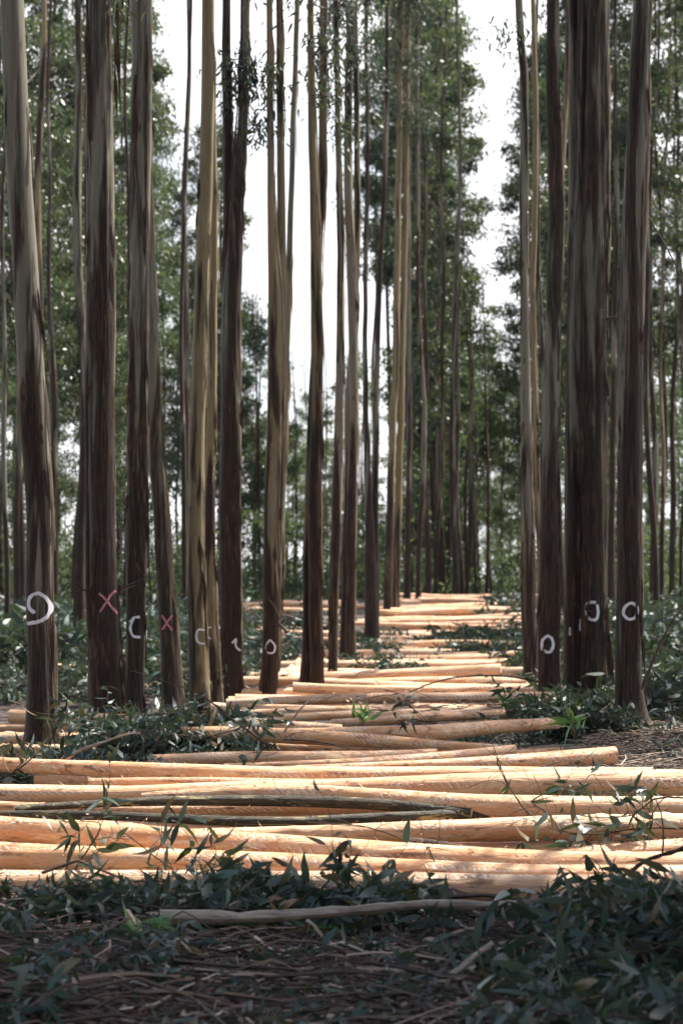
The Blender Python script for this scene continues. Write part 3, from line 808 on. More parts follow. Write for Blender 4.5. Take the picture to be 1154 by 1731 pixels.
def far_tree(px, d, kind, label, group, i, s=1.0, rotz=None):
    X = (px - CX) * d / FPX
    t = link('gum_tree', None, loc=(X, d, float(gz(X, d)) - .05))
    t.scale = (s, s, s)
    tag(t, label, 'tree', group)
    o = link('trunk', (FTS if kind in ('low', 'short') else FT)[i % (3 if kind in ('low', 'short') else 8)], t)
    r = random.Random(i * 7 + 3)
    o.rotation_euler = (0, 0, r.uniform(0, 6.28)); o.color = (r.uniform(.62, .95), r.uniform(.2, .7), 0, 1)
    if kind not in ('bare', 'short'):
        cs = CROWNS[kind]; cm, lm = cs[i % len(cs)]
        a = r.uniform(0, 6.28)
        for nm, m in (('crown', cm), ('limbs', lm)):
            c = link(nm, m, t); c.rotation_euler = (0, 0, a)
    return t
k = 0
NEARBY = [(22, 'blue-grey far left trunk'), (170, 'broad shaggy trunk'), (236, 'stringy trunk with the half loop'), (262, 'leaning pink-cross trunk'),
          (336, 'yellowish trunk'), (391, 'red-brown forked trunk'), (465, 'diamond-marked trunk'), (534, 'tan forked trunk'), (574, 'slim brown trunk'),
          (595, 'dark crowded stems'), (630, 'mossy-footed tree'), (675, 'straight stems ending the left row'), (712, 'crooked stem at the crest'),
          (888, 'wavy pale stem'), (930, 'second trunk of the right row'), (990, 'massive twin trunk'), (1066, 'flared trunk with the ring')]
used_labels = set()
def zone(pxs, dr, kind, look, s=(.9, 1.1), group='gum trees of the forest behind'):
    global k
    for px in pxs:
        r = random.Random(k * 13 + 5)
        x = px + r.uniform(-6, 6); d = r.uniform(*dr)
        n = min(NEARBY, key=lambda q: abs(q[0] - x))
        side = 'just left of' if x < n[0] - 10 else 'just right of' if x > n[0] + 10 else 'directly behind'
        if x < 0: side, n = 'at the left frame edge beyond', NEARBY[0]
        if x > 1110: side, n = 'right of', (0, 'flared ringed trunk')
        for extra in ('', ', farther', ', farthest', ', overlapped', ', mostly hidden', ', thinnest'):
            lab = f'{look} {side} the {n[1]}{extra}'
            if lab not in used_labels and len(lab.split()) <= 16: break
        used_labels.add(lab)
        far_tree(x, d, kind, lab, group, k, r.uniform(*s)); k += 1
# left block
zone([-35, 5, 44, 88, 130, 170, 205], (68, 92), 'full', 'tall leafy gum tree')
zone([-20, 30, 80, 150, 195, 232], (98, 130), 'full', 'distant leafy gum tree')
zone([300, 352, 380], (100, 118), 'slim', 'lower slender-crowned gum tree', (.72, .9))
zone([12, 28, 100, 128, 205, 305, 320, 76, 150], (48, 70), 'bare', 'bare gum stem', (.8, 1.0))
zone([-30, 0, 55, 95, 160, 215, 270, 330, 390, 430, 400], (80, 120), 'low', 'short bushy gum tree', (.7, .95))
zone([455, 500, 530, 560, 480, 600], (110, 150), 'low', 'small distant bushy gum tree', (.62, .85))
# middle, between the two sky gaps
zone([712, 742, 728, 752], (88, 108), 'slim', 'tall slender-crowned gum tree')
zone([640, 662, 690, 715, 738], (98, 125), 'slimtop', 'high-crowned gum tree')
zone([722, 738, 758, 745, 768, 728], (78, 100), 'bare', 'bare gum stem', (.8, 1.0))
zone([735, 760, 785, 800, 770], (90, 115), 'low', 'bushy gum tree', (.8, 1.1))
zone([590, 630, 670, 700, 840, 862, 820], (110, 150), 'low', 'small distant bushy gum tree', (.40, .58))
# right block
zone([1005, 1040, 1085, 1120, 1215], (76, 92), 'full', 'tall leafy gum tree')
zone([965, 990, 1030, 1080, 1190], (104, 130), 'full', 'distant leafy gum tree')
zone([903, 925, 940, 915], (92, 112), 'slim', 'slender-crowned gum tree', (.82, .95))
zone([1098, 1106, 1116, 1038, 955, 1150, 910, 1134], (58, 90), 'bare', 'bare gum stem', (.85, 1.05))
zone([880, 920, 970, 1020, 1060, 1110, 1150, 1185, 850], (85, 130), 'low', 'short bushy gum tree', (.65, .95))
for i in range(17):
    r = random.Random(1900 + i)
    far_tree(r.uniform(690, 880), r.uniform(84, 112), 'short', 'thin dark stem among those crowding the far end of the corridor', 'thin stems crowding the corridor end', i, r.uniform(.7, 1.05))
# stems closing the view low down, all alike at this distance
for i in range(110):
    r = random.Random(900 + i)
    far_tree(r.uniform(-40, 1200), r.uniform(88, 150), 'short', 'thin bare gum stem far back in the dim forest', 'thin far stems of the forest', i, r.uniform(.55, .85))
# the forest goes on outside the frame: it shades the foreground and closes off the sky behind the camera
def side_tree(x, y, kind, i, label, z=0, s=1.0):
    t = link('gum_tree', None, loc=(x, y, float(gz(x, min(max(y, 0), 600))) - .05)); t.scale = (s, s, s)
    tag(t, label, 'tree', 'gum trees around the photographer')
    o = link('trunk', FT[i % 8], t); o.color = (.6, .5, 0, 1)
    cm, lm = CROWNS[kind][i % len(CROWNS[kind])]
    link('crown', cm, t, (0, 0, z)).rotation_euler = (0, 0, i * 1.1)
    link('limbs', lm, t, (0, 0, z)).rotation_euler = (0, 0, i * 1.1)
for i, (x, y, z) in enumerate(SHADE):
    side_tree(x, y, 'shade', i, 'gum tree outside the right frame edge, shading the foreground litter', z)
for i, (x, y) in enumerate([(11.5, 27), (13, 33), (12.5, 60), (14, 52)]):  # unseen trees added as shade casters for the undergrowth
    side_tree(x, y, 'canopy', i, 'gum tree added outside the right frame edge to shade the undergrowth')
i = 0
for (x, y) in BACK:
    side_tree(x, y, 'full' if i % 3 else 'low', i, 'gum tree of the forest behind the camera'); i += 1

# understorey that hides the far ground
def understorey():
    r = np.random.default_rng(77); mb = MB()
    for q in range(480):
        px = r.uniform(-120, 1270); d = r.uniform(84, 190) if q % 3 else r.uniform(84, 105)
        x = (px - CX) * d / FPX
        if 700 < px < 900 and d < 95: continue
        h = r.uniform(.5, 4.6) * (d / 120)
        c = np.array([x, d, float(gz(x, d)) + h * .5])
        for _ in range(3):
            c2 = c + r.normal(size=3) * np.array([.8, .8, h * .35])
            mb.add(*clump_leaves(r, c2, r.uniform(.7, 1.3), 90, .26))
    o = link('understorey', mb.mesh('understorey', SUNLIT_UNDERLEAF, smooth=False)); o['kind'] = 'stuff'
    tag(o, 'dim leafy understorey closing the view at the foot of the far trees', 'undergrowth')
understorey()

# ------------------------------------------------------------------ logs
def log_mesh(P, rad, seed, nseg=20, fuzz=120, mats=None, stubs=2):
    """P: centre line in local coordinates; irregular peeled log with sawn ends and raised wood fibres"""
    r = np.random.default_rng(seed)
    P = np.asarray(P, float); rad = np.asarray(rad, float)
    L = np.r_[0, np.cumsum(np.linalg.norm(np.diff(P, axis=0), axis=1))]
    T, A, B = frames(P)
    th = np.linspace(0, 2 * np.pi, nseg + 1)
    V = np.zeros((len(P), nseg + 1, 3)); U = np.zeros((len(P), nseg + 1, 2))
    ks = [(r.uniform(.1, .9) * L[-1], r.uniform(0, 2 * np.pi)) for _ in range(stubs)]
    for i in range(len(P)):
        for j in range(nseg):
            c, s = math.cos(th[j]), math.sin(th[j])
            f = 1 + .07 * mnoise.noise(Vector((L[i] * 1.4, c + seed, s))) + .035 * mnoise.noise(Vector((L[i] * 7, c * 2.5, s * 2.5 + seed)))
            for kl, ka in ks:
                dd = (L[i] - kl) ** 2 / .0012 + (1 - math.cos(th[j] - ka)) * 9
                f += .30 * math.exp(-dd)
            V[i, j] = P[i] + rad[i] * f * (c * A[i] + s * B[i]); U[i, j] = (L[i], th[j] / (2 * np.pi))
        V[i, nseg] = V[i, 0]; U[i, nseg] = (L[i], 1)
    mb = MB()
    i, j = np.meshgrid(np.arange(len(P) - 1), np.arange(nseg), indexing='ij')
    a = (i * (nseg + 1) + j).ravel()
    mb.add(V.reshape(-1, 3), np.stack([a, a + 1, a + nseg + 2, a + nseg + 1], 1), U.reshape(-1, 2))
    for e in (0, -1):                                             # sawn ends: rings of quads to a small centre
        ring = V[e, :nseg]; c = P[e]
        vs = []; us = []
        for q in (1., .66, .33, .02):
            vs.append(c + (ring - c) * q + T[e] * (1 if e else -1) * .004 * (1 - q)); us.append(np.stack([np.full(nseg, q), np.zeros(nseg)], 1))
        F = [[q * nseg + j, q * nseg + (j + 1) % nseg, (q + 1) * nseg + (j + 1) % nseg, (q + 1) * nseg + j] for q in range(3) for j in range(nseg)]
        mb.add(np.concatenate(vs), F, np.concatenate(us), 1)
    if fuzz:
        n = fuzz
        i = r.integers(0, len(P) - 1, n); t = r.random(n)[:, None]
        an = r.normal(np.pi / 2, .85, n)
        rad_dir = np.cos(an)[:, None] * A[i] + np.sin(an)[:, None] * B[i]
        base = P[i] + (P[i + 1] - P[i]) * t + rad_dir * (rad[i] * .985)[:, None]
        ln = r.gamma(1.5, .010, n); w = r.uniform(.001, .0045, n)
        d = unit(T[i] * r.choice([-1, 1], n)[:, None] * r.uniform(.3, 1.6, n)[:, None] + rad_dir * r.uniform(.3, 1.1, n)[:, None])
        sd = unit(np.cross(d, rad_dir) + r.normal(size=(n, 3)) * .2)
        q = np.stack([base - sd * w[:, None], base + sd * w[:, None], base + d * ln[:, None] + sd * w[:, None] * .2, base + d * ln[:, None] - sd * w[:, None] * .2], 1)
        mb.add(q.reshape(-1, 3), np.arange(n * 4).reshape(n, 4), np.tile([[.3, .1]], (n * 4, 1)))
    return mb.mesh('log', mats or [PEELED, SAWN])

LOGG = 'felled logs laid across the corridor'
nlog = 0
def near_log(label, pts, lift=.0, fuzz=700, mats=None, yaw=.4, name='peeled_log', cat='log', group=LOGG, ext=(0, 0), stubs=3):
    """pts = (x, y centre, diameter) in the photo, left to right; the log lies `lift` above the ground"""
    global nlog; nlog += 1
    pts = np.array(pts, float)
    D = np.array([d_of_y(y + w / 2, lift) for x, y, w in pts]); dm = D.mean()
    D = dm + (D - dm) * yaw
    W3 = np.array([wpos(x, y, d) for (x, y, w), d in zip(pts, D)]); rad = pts[:, 2] * D / FPX * .5
    ext = (ext[0] + (.6 if pts[0, 0] < 0 else 0), ext[1] + (.6 if pts[-1, 0] > 1154 else 0))
    if ext[0]: W3[0] += (W3[0] - W3[1]) / np.linalg.norm(W3[0] - W3[1]) * ext[0]
    if ext[1]: W3[-1] += (W3[-1] - W3[-2]) / np.linalg.norm(W3[-1] - W3[-2]) * ext[1]
    X = W3[:, 0]; q = np.arange(X[0], X[-1] + .03, .05)
    P = np.stack([q, smooth_curve(X, W3[:, 1], q), smooth_curve(X, W3[:, 2], q)], 1); rr = smooth_curve(X, rad, q)
    P[:, 2] += .004 * np.sin(q * 3.1 + nlog) ; P[:, 1] += .01 * np.sin(q * 1.7 + nlog * 2)
    org = P[len(P) // 2].copy(); org[2] = P[:, 2].min() - rr.max()
    o = link(name, log_mesh(P - org, rr, 200 + nlog, 22, fuzz, mats, stubs), None, org)
    tag(o, label, cat, group)
    return o
near_log('frontmost peeled log, half hidden by the leafy cuttings before it', [(-60, 1497, 44), (300, 1494, 48), (600, 1500, 52), (850, 1505, 54), (1000, 1500, 50), (1220, 1492, 46)], .0, ext=(.3, .3))
near_log('thick peeled log second from the front, pale edge showing on the right', [(-60, 1446, 46), (200, 1455, 48), (450, 1465, 46), (800, 1476, 40), (1220, 1482, 36)], .07, ext=(.4, .2))
near_log('tooth-marked peeled log third from the front with a brown knot, sloping down to the right', [(-60, 1398, 40), (200, 1413, 44), (400, 1430, 46), (700, 1448, 48), (950, 1462, 46), (1220, 1458, 44)], .12, yaw=.3, ext=(.3, .5))
near_log('short peeled butt resting at the right frame edge above the tooth-marked log', [(950, 1452, 28), (1080, 1440, 34), (1220, 1432, 38)], .1)
near_log('smooth cream log behind the bent brown stick, on the right half', [(-20, 1432, 26), (380, 1414, 28), (600, 1408, 34), (860, 1402, 40), (1200, 1392, 38)], .12, fuzz=400)
near_log('slim log with olive bark left on, lying under the ragged bark log', [(-60, 1378, 13), (100, 1379, 16), (330, 1385, 17), (480, 1388, 18), (640, 1383, 18), (790, 1379, 18), (860, 1379, 17)], .14, mats=[OLIVE, SAWN], name='bark_log', fuzz=120)
near_log('dark log with ragged green-black bark along its side, ending bluntly near the middle right', [(25, 1368, 12), (130, 1361, 13), (300, 1353, 17), (450, 1353, 19), (620, 1360, 20), (720, 1368, 18), (800, 1375, 15)], .19, mats=[OLIVE, SAWN], name='bark_log', fuzz=260)
near_log('cream log resting on the ragged bark log and running off to the right', [(240, 1346, 16), (450, 1342, 30), (650, 1352, 36), (850, 1363, 42), (1020, 1366, 40), (1220, 1366, 38)], .18, ext=(0, .3))
near_log('glowing orange log tucked under the ragged bark log', [(-60, 1362, 18), (250, 1370, 22), (500, 1366, 26), (800, 1358, 20), (1220, 1345, 18)], .12)
near_log('longest front log, thin at the left, thick orange with dash marks at the right', [(-60, 1336, 22), (150, 1342, 26), (400, 1337, 30), (600, 1332, 36), (850, 1328, 44), (1220, 1326, 54)], .22, yaw=.3, ext=(.3, .4), fuzz=1000)
near_log('brownish log lying in the shadow gap behind the longest log', [(150, 1322, 14), (400, 1324, 18), (700, 1326, 20), (900, 1318, 16)], .16)
near_log('long pale log passing in front of the far left tree foot', [(-60, 1287, 24), (100, 1297, 26), (300, 1306, 30), (577, 1311, 30), (800, 1309, 26), (1098, 1306, 20)], .2, yaw=.35)
near_log('cream log with a clean sawn end pointing at the ringed rightmost tree', [(480, 1301, 14), (700, 1296, 20), (850, 1288, 25), (960, 1281, 27), (1040, 1276, 29)], .14)
near_log('cream log with a splintered sawn end just left of the long clean-ended one', [(380, 1296, 12), (560, 1292, 16), (700, 1283, 18), (800, 1274, 19), (866, 1268, 20)], .14)
near_log('short log end showing behind the clean-ended cream log', [(780, 1282, 14), (870, 1276, 15), (942, 1272, 16)], .12)
near_log('grey-shaded peeled log behind the leaf heap, left of the middle', [(250, 1286, 22), (390, 1283, 24), (520, 1282, 24), (640, 1277, 18), (740, 1272, 14)], .1)
near_log('round peeled log with a drooping middle in front of the painted trunks', [(300, 1240, 22), (450, 1243, 26), (600, 1250, 24), (760, 1262, 18), (840, 1266, 14)], .16)
near_log('swollen cream log whose right end touches the leafy bush by the right row', [(440, 1240, 16), (600, 1240, 24), (720, 1240, 28), (850, 1228, 23), (942, 1222, 19)], .2)
near_log('bright log, sawn end left of the far left trunk, running behind the leaf heap', [(18, 1211, 23), (200, 1219, 24), (350, 1222, 25), (480, 1228, 22), (580, 1233, 16)], .16)
near_log('peeled log seen between the far left trunk and the frame edge, lowest of three', [(-80, 1266, 20), (60, 1268, 20), (160, 1270, 16)], .06)
near_log('peeled log seen between the far left trunk and the frame edge, middle of three', [(-80, 1248, 20), (60, 1248, 20), (260, 1250, 16)], .1)
near_log('peeled log seen between the far left trunk and the frame edge, topmost of three', [(-80, 1232, 12), (60, 1232, 12), (180, 1238, 14)], .1)
near_log('thin peeled log nearly hidden between the middle logs', [(420, 1262, 14), (600, 1265, 16), (800, 1270, 14)], .08)
for q, (x0, y0, x1, y1, w) in enumerate([(560, 1222, 850, 1206, 14), (620, 1214, 775, 1208, 14), (480, 1213, 840, 1200, 14), (390, 1206, 700, 1196, 13), (420, 1196, 760, 1206, 13)]):
    near_log(['long slim log just behind the swollen cream log', 'short log with a blunt cream end under a dark branch tip', 'straight log reaching the greenery at the right row foot', 'slim log crossing below the painted diamond trunk', 'thin log crossing towards the middle behind the swollen one'][q],
             [(x0, y0, w), ((x0 + x1) / 2, (y0 + y1) / 2 + 1, w + 2), (x1, y1, w + 1)], .12, fuzz=90)

# supports in the dark gaps between the front logs
for q, (y, lift, x0, x1) in enumerate([(1478, .0, -80, 900), (1440, .0, 60, 1240), (1405, .02, -80, 1100), (1372, .03, 100, 1240), (1345, .04, -80, 1000), (1318, .02, 60, 1240)]):
    near_log('peeled log almost buried ' + ['under the frontmost log', 'under the thick second log', 'under the tooth-marked third log', 'under the smooth cream log', 'under the ragged bark log', 'under the longest front log'][q], [(x0, y, 38), ((x0 + x1) / 2, y + 4, 40), (x1, y, 38)], lift, fuzz=0, group='logs buried under the front stack', yaw=.1)

# corridor logs: a few shapes copied many times
def proto_log(seed, L, r0, r1):
    q = np.linspace(-L / 2, L / 2, int(L / .1))
    r = np.random.default_rng(seed); ph = r.uniform(0, 6, 3)
    P = np.stack([q, .035 * np.sin(q * 1.1 + ph[0]), .03 * np.sin(q * 1.2 + ph[1])], 1)
    return log_mesh(P, np.linspace(r0, r1, len(q)), seed, 12, 140, None, 2)
LOGS = [proto_log(300 + i, [4.1, 3.6, 3.9, 3.0, 4.3, 2.6, 3.4, 3.8][i], [.085, .095, .075, .08, .07, .085, .09, .065][i], [.07, .075, .06, .065, .06, .07, .065, .055][i]) for i in range(8)]
SHORT = {5, 3}
def edges(d):                                                     # left and right edge of the log corridor at distance d
    return float(np.interp(d, [24, 32, 41, 48, 63, 76], [-1.55, -1.25, -.55, .1, 1.05, 1.9])), float(np.interp(d, [24, 32, 41, 48, 63, 76], [1.95, 2.35, 3.1, 3.6, 4.7, 5.6]))
rl = random.Random(11)
def place_log(i, x, d, lift, label, group, yaw=None):
    o = link('peeled_log', LOGS[i])
    z = float(gz(x, d)) + .08 + lift
    o.location = (x, d, z)
    o.rotation_euler = (rl.uniform(0, 6.28), rl.uniform(-.028, .028), (yaw if yaw is not None else rl.gauss(0, .07)) + (math.pi if rl.random() < .5 else 0))
    tag(o, label, 'log', group)
    return o
d = 27.5; q = 0
while d < 76:
    a, b = edges(d)
    zn = ('peeled log, just behind the swollen cream log' if d < 31.5 else
          'peeled log, between the forked tan tree and the right row' if d < 36 else
          'peeled log, in the rows before the leafy gap' if d < 43 else
          'peeled log, in the rows behind the leafy gap' if d < 52 else
          'peeled log, climbing the rise beyond the mossy-footed tree' if d < 60 else
          'peeled log, on the upper rise of the corridor' if d < 68 else
          'peeled log, in the last rows at the crest')
    L = b - a
    i = rl.randrange(8)
    zn = zn.replace('peeled log', 'long peeled log')
    place_log(i, (a + b) / 2 + rl.uniform(-.45, .35), d, rl.choice([0, .04, .1, .15]), zn, zn.replace('peeled log', 'peeled logs'))
    if rl.random() < .75:
        j = rl.choice([3, 5, 1, 6]); right = rl.random() < .6
        zn = zn.replace('long peeled log', 'shorter peeled log on the right side' if right else 'shorter peeled log on the left side')
        place_log(j, b - 1.5 + rl.uniform(-.3, .35) if right else a + 1.3 + rl.uniform(-.2, .4), d + rl.uniform(.15, .35), rl.choice([0, .05, .12, .2]), zn, zn.replace('peeled log', 'peeled logs'))
    d += rl.uniform(.45, .75)
# second stack to the left behind the left row
d = 36
while d < 72:
    a, b = edges(d)
    zn = 'peeled log in the scattered stack seen between the trunks left of the corridor'
    place_log(rl.choice([3, 5, 6, 0]), a - rl.uniform(1.4, 3.0), d, rl.choice([0, .06, .14]), zn, 'logs scattered left of the corridor', rl.gauss(.03, .25))
    d += rl.uniform(2.0, 3.4)
# splintered planks leaning by the diamond trunk
def slab(label, p0, p1, w, d, name='split_plank', m=None):
    a, b = np.array(wpos(*p0, d)), np.array(wpos(*p1, d + .4))
    n = 9; P = curve(a, b, n, .01, int(p0[0]))
    T = unit(b - a); S = np.cross(T, [0, 1, 0]); S = S / np.linalg.norm(S); Nn = np.cross(T, S)
    V = []
    for i in range(n):
        ww = w * (.8 + .3 * math.sin(i * 1.9)) * (1 - .6 * (i / (n - 1)) ** 4)
        for (u, v) in ((-1, -.12), (0, -.22), (1, -.12), (1, .12), (-1, .12)):
            V.append(P[i] + S * ww * u + Nn * ww * v)
    F = [[i * 5 + j, i * 5 + (j + 1) % 5, (i + 1) * 5 + (j + 1) % 5, (i + 1) * 5 + j] for i in range(n - 1) for j in range(5)]
    o = link(name, None); bpy.data.objects.remove(o)
    mb = MB(); org = P[0].copy(); mb.add(np.array(V) - org, F, [(i * .05, j * .1) for i in range(n) for j in range(5)])
    o = link(name, mb.mesh(name, m or PEELED, smooth=False), None, org)
    return tag(o, label, 'plank', 'split planks by the left row')
slab('pale split plank standing against the debris between the diamond trunk and the tan forked tree', (484, 1170), (508, 1112), .085, d_of_y(1182))
slab('orange split plank propped against the foot of the tan forked tree', (488, 1186), (524, 1135), .04, d_of_y(1189))
slab('short dull split plank lying beside the pale standing one', (462, 1150), (496, 1124), .06, d_of_y(1178))

# ------------------------------------------------------------------ branches and sticks that stand out
def stick(label, pts, w, name='bare_branch', m=TWIG, d=None, lift=0., subs=0, seed=1, group='loose branches on the logs', tip=.35, leaves=0):
    pts = np.array(pts, float)
    dd = d or d_of_y(pts[:, 1].max(), lift)
    dz = np.linspace(0, .15, len(pts))
    W3 = np.array([wpos(x, y, dd + z) for (x, y), z in zip(pts, dz)])
    t = np.linspace(0, 1, len(pts)); q = np.linspace(0, 1, 24)
    P = np.stack([smooth_curve(t, W3[:, i], q) for i in range(3)], 1)
    r = np.random.default_rng(seed)
    P += np.cumsum(r.normal(size=P.shape), 0) * .0022
    org = P[0].copy(); P = P - org
    rad = np.linspace(1, tip, 24) * w * dd / FPX * .5 * (1 + .12 * r.normal(size=24))
    mb = MB(); mb.add(*tube(P, rad, 7))
    LP = []
    for s_ in range(subs):
        i = int(r.integers(4, 22)); L = r.uniform(.12, .35)
        dr = unit(P[min(23, i + 1)] - P[i - 1]) + r.normal(size=3) * np.array([.6, .4, .7])
        sp = curve(P[i], P[i] + unit(dr) * L, 7, .08, seed * 9 + s_)
        mb.add(*tube(sp, np.linspace(rad[i] * .6, .0012, 7), 5)); LP += list(sp[2:])
    o = link(name, None if leaves else mb.mesh(name, m), None, org)
    if leaves:
        o.name = name
        link('stem', mb.mesh('stem', m), o)
        src = np.array(LP if LP else P[6:]); n = leaves
        Q = src[r.integers(0, len(src), n)]
        D = r.normal(size=(n, 3)) * .8 + np.array([0, 0, -.25])
        L = r.uniform(.07, .15, n); lm = MB(); lm.add(*leaf_arrays(Q, D, L, L * r.uniform(.18, .3, n), r))
        link('leaves', lm.mesh('leaves', LEAF), o)
    return tag(o, label, 'branch', group)
stick('long arching bare twig springing from the right row across the distant logs', [(950, 1168), (880, 1146), (790, 1144), (730, 1158), (655, 1192)], 5, d=d_of_y(1205), seed=2)
stick('thin forked twig with a pale broken tip rising over the middle logs', [(480, 1238), (500, 1205), (520, 1188), (532, 1176)], 4, d=20.5, seed=3, m=GREYWOOD, subs=2)
stick('dark slanting branch from the leaf heap down across the log by the shaggy trunk', [(460, 1266), (400, 1222), (330, 1170), (215, 1130)], 4, d=19.5, seed=4, subs=5)
stick('thin dead stick lying on the log under the short cream end', [(480, 1250), (540, 1252), (575, 1258), (610, 1266)], 4, d=19., seed=5)
stick('curved bare stick resting across the longest log, pointing up to the cream ends', [(960, 1410), (900, 1380), (870, 1345), (842, 1300), (838, 1278)], 4, d=13.2, seed=6, subs=6)
stick('brown bent stick running along the gap beneath the smooth cream log', [(690, 1420), (760, 1425), (850, 1432), (960, 1445)], 12, d=12.5, seed=7, m=STRIP)
stick('bundle of fine dry twigs standing over the cream logs right of the middle', [(950, 1408), (930, 1380), (905, 1355), (985, 1335)], 3, d=12.9, seed=8, subs=10)
stick('thin twig leaning across the tooth-marked log', [(735, 1480), (700, 1430), (620, 1400), (520, 1390)], 4, d=12., seed=9, subs=7)
stick('forked twig poking up before the second log, under the brown knot', [(770, 1490), (745, 1470), (725, 1430), (722, 1425)], 4, d=11.6, seed=10, subs=4)
stick('long grey branch lying flat in the dark litter across the foreground', [(270, 1550), (400, 1553), (520, 1545), (640, 1535), (700, 1528), (830, 1530), (975, 1520)], 24, m=GREYWOOD, seed=11, d=10.15, tip=.55, group='branches in the foreground litter')
stick('pale slanting branch at the bottom right of the foreground', [(620, 1760), (700, 1700), (760, 1645), (830, 1590)], 17, m=GREYWOOD, seed=12, d=8.6, tip=.5, group='branches in the foreground litter')
stick('blurred brown stub standing upright at the bottom left', [(326, 1760), (324, 1700), (322, 1655)], 20, m=STRIP, seed=13, d=8.3, tip=.7, group='branches in the foreground litter')
stick('crooked pale twig at the bottom centre edge', [(440, 1731), (480, 1705), (520, 1712), (560, 1690)], 9, m=GREYWOOD, seed=14, d=8.5, group='branches in the foreground litter')
stick('reddish bare branch slanting up to the leaf bank left of the middle', [(380, 1580), (440, 1562), (500, 1535)], 9, m=STRIP, seed=15, d=10.3, subs=3, group='branches in the foreground litter')
stick('dark bare branch slanting over the end of the frontmost log', [(800, 1552), (770, 1520), (745, 1490)], 10, seed=16, d=10.9, subs=4, group='branches in the foreground litter')
stick('bare forked branches reaching across the logs at the right frame edge', [(1165, 1430), (1080, 1462), (990, 1520), (930, 1560)], 8, seed=17, d=10.9, subs=9, group='branches in the foreground litter')
stick('thin bare branch reaching up right of the flared tree foot', [(1085, 1165), (1110, 1100), (1135, 1050), (1160, 1010)], 6, d=19, seed=18, subs=2)
stick('pale stick lying across the heap before the shaggy trunks', [(105, 1285), (150, 1262), (200, 1245), (238, 1238)], 7, d=17.5, seed=19, m=GREYWOOD)
stick('bare leaning sapling with hanging leaves between the diamond trunk and the debris', [(486, 1070), (470, 1050), (480, 1040), (500, 1046)], 6, d=31, seed=20, subs=4)

def leafy(label, pts, seed, leaves, d, subs=6, w=4, group='leafy cuttings standing out'):
    return stick(label, pts, w, name='leafy_branch', d=d, seed=seed, subs=subs, leaves=leaves, group=group)
leafy('arching leafy sprig with white-lit leaves over the third log at the left', [(110, 1500), (150, 1440), (175, 1395), (140, 1385)], 31, 34, 11.6)
leafy('leafy sprig drooping across the thick second log left of the middle', [(330, 1520), (300, 1480), (250, 1440), (200, 1400)], 32, 30, 11.4)
leafy('upright leafy sprig against the second log at the middle', [(600, 1560), (590, 1500), (570, 1455), (572, 1425)], 33, 40, 11.1)
leafy('leafy sprig curling up from the bank left of the middle', [(420, 1560), (400, 1500), (370, 1460), (360, 1440)], 34, 34, 11.2)
leafy('leafy cutting spilling over the cream logs at the right edge', [(1160, 1350), (1110, 1350), (1060, 1385), (960, 1380)], 35, 44, 12.2, 8)
leafy('leafy cutting lying low between the tooth-marked and cream logs on the right', [(1160, 1400), (1080, 1400), (1000, 1410), (930, 1400)], 36, 60, 12.4, 9)
leafy('small dark leafy twig on top of the swollen cream log', [(735, 1222), (710, 1218), (690, 1216), (668, 1218)], 37, 26, 20.5, 4, 3)
leafy('dark leafy twig hanging over the log end before the leaf heap', [(450, 1262), (440, 1270), (432, 1285), (425, 1295)], 38, 14, 17.5, 3, 3)
leafy('single leaf twig lying on the clean-ended cream log', [(915, 1296), (940, 1290), (965, 1286), (985, 1285)], 39, 8, 15.5, 2, 3)
leafy('drooping leafy branch hanging over the sawn log beside the far left trunk', [(150, 1185), (120, 1175), (112, 1190), (105, 1200)], 40, 36, 20.3, 5)
leafy('leafy branch at the left frame edge over the long pale log', [(-20, 1330), (30, 1300), (60, 1270), (30, 1245)], 41, 30, 15.5, 6)

# green sprigs
def green_sprig(label, px, py, d, n, s, seed, spread=1.0):
    r = np.random.default_rng(seed)
    p = np.array(wpos(px, py, d)); o = link('green_shoot', None, None, p)
    P = r.normal(size=(n, 3)) * .03 * s; D = r.normal(size=(n, 3)) * np.array([spread, .6, .3]) + np.array([0, 0, .8])
    L = r.uniform(.08, .17, n) * s; mb = MB(); mb.add(*leaf_arrays(P, D, L, L * .24, r, bend=.4))
    link('leaves', mb.mesh('leaves', GREENLEAF), o)
    sm = MB()
    for i in range(5): sm.add(*tube(curve((0, 0, -.12 * s), P[i % n], 5, .08, seed + i), np.linspace(.004, .0015, 5), 4))
    link('stem', sm.mesh('stem', TWIG), o)
    return tag(o, label, 'plant', 'bright green shoots')
green_sprig('bright green shoot lying on the logs in the middle of the corridor', 612, 1214, 23.5, 26, 1.0, 1)
green_sprig('small bright green shoot at the foot of the right row, beside the log ends', 858, 1196, 26, 30, 1.0, 2)
green_sprig('bright green shoot in the foreground litter at the left', 245, 1580, 9.9, 16, .8, 3)
green_sprig('tiny green shoot in the foreground litter left of the middle', 285, 1585, 10, 10, .6, 4)
green_sprig('upright green leaf shoot before the leafy bush of the right row', 972, 1222, 19.6, 16, 1.15, 5)

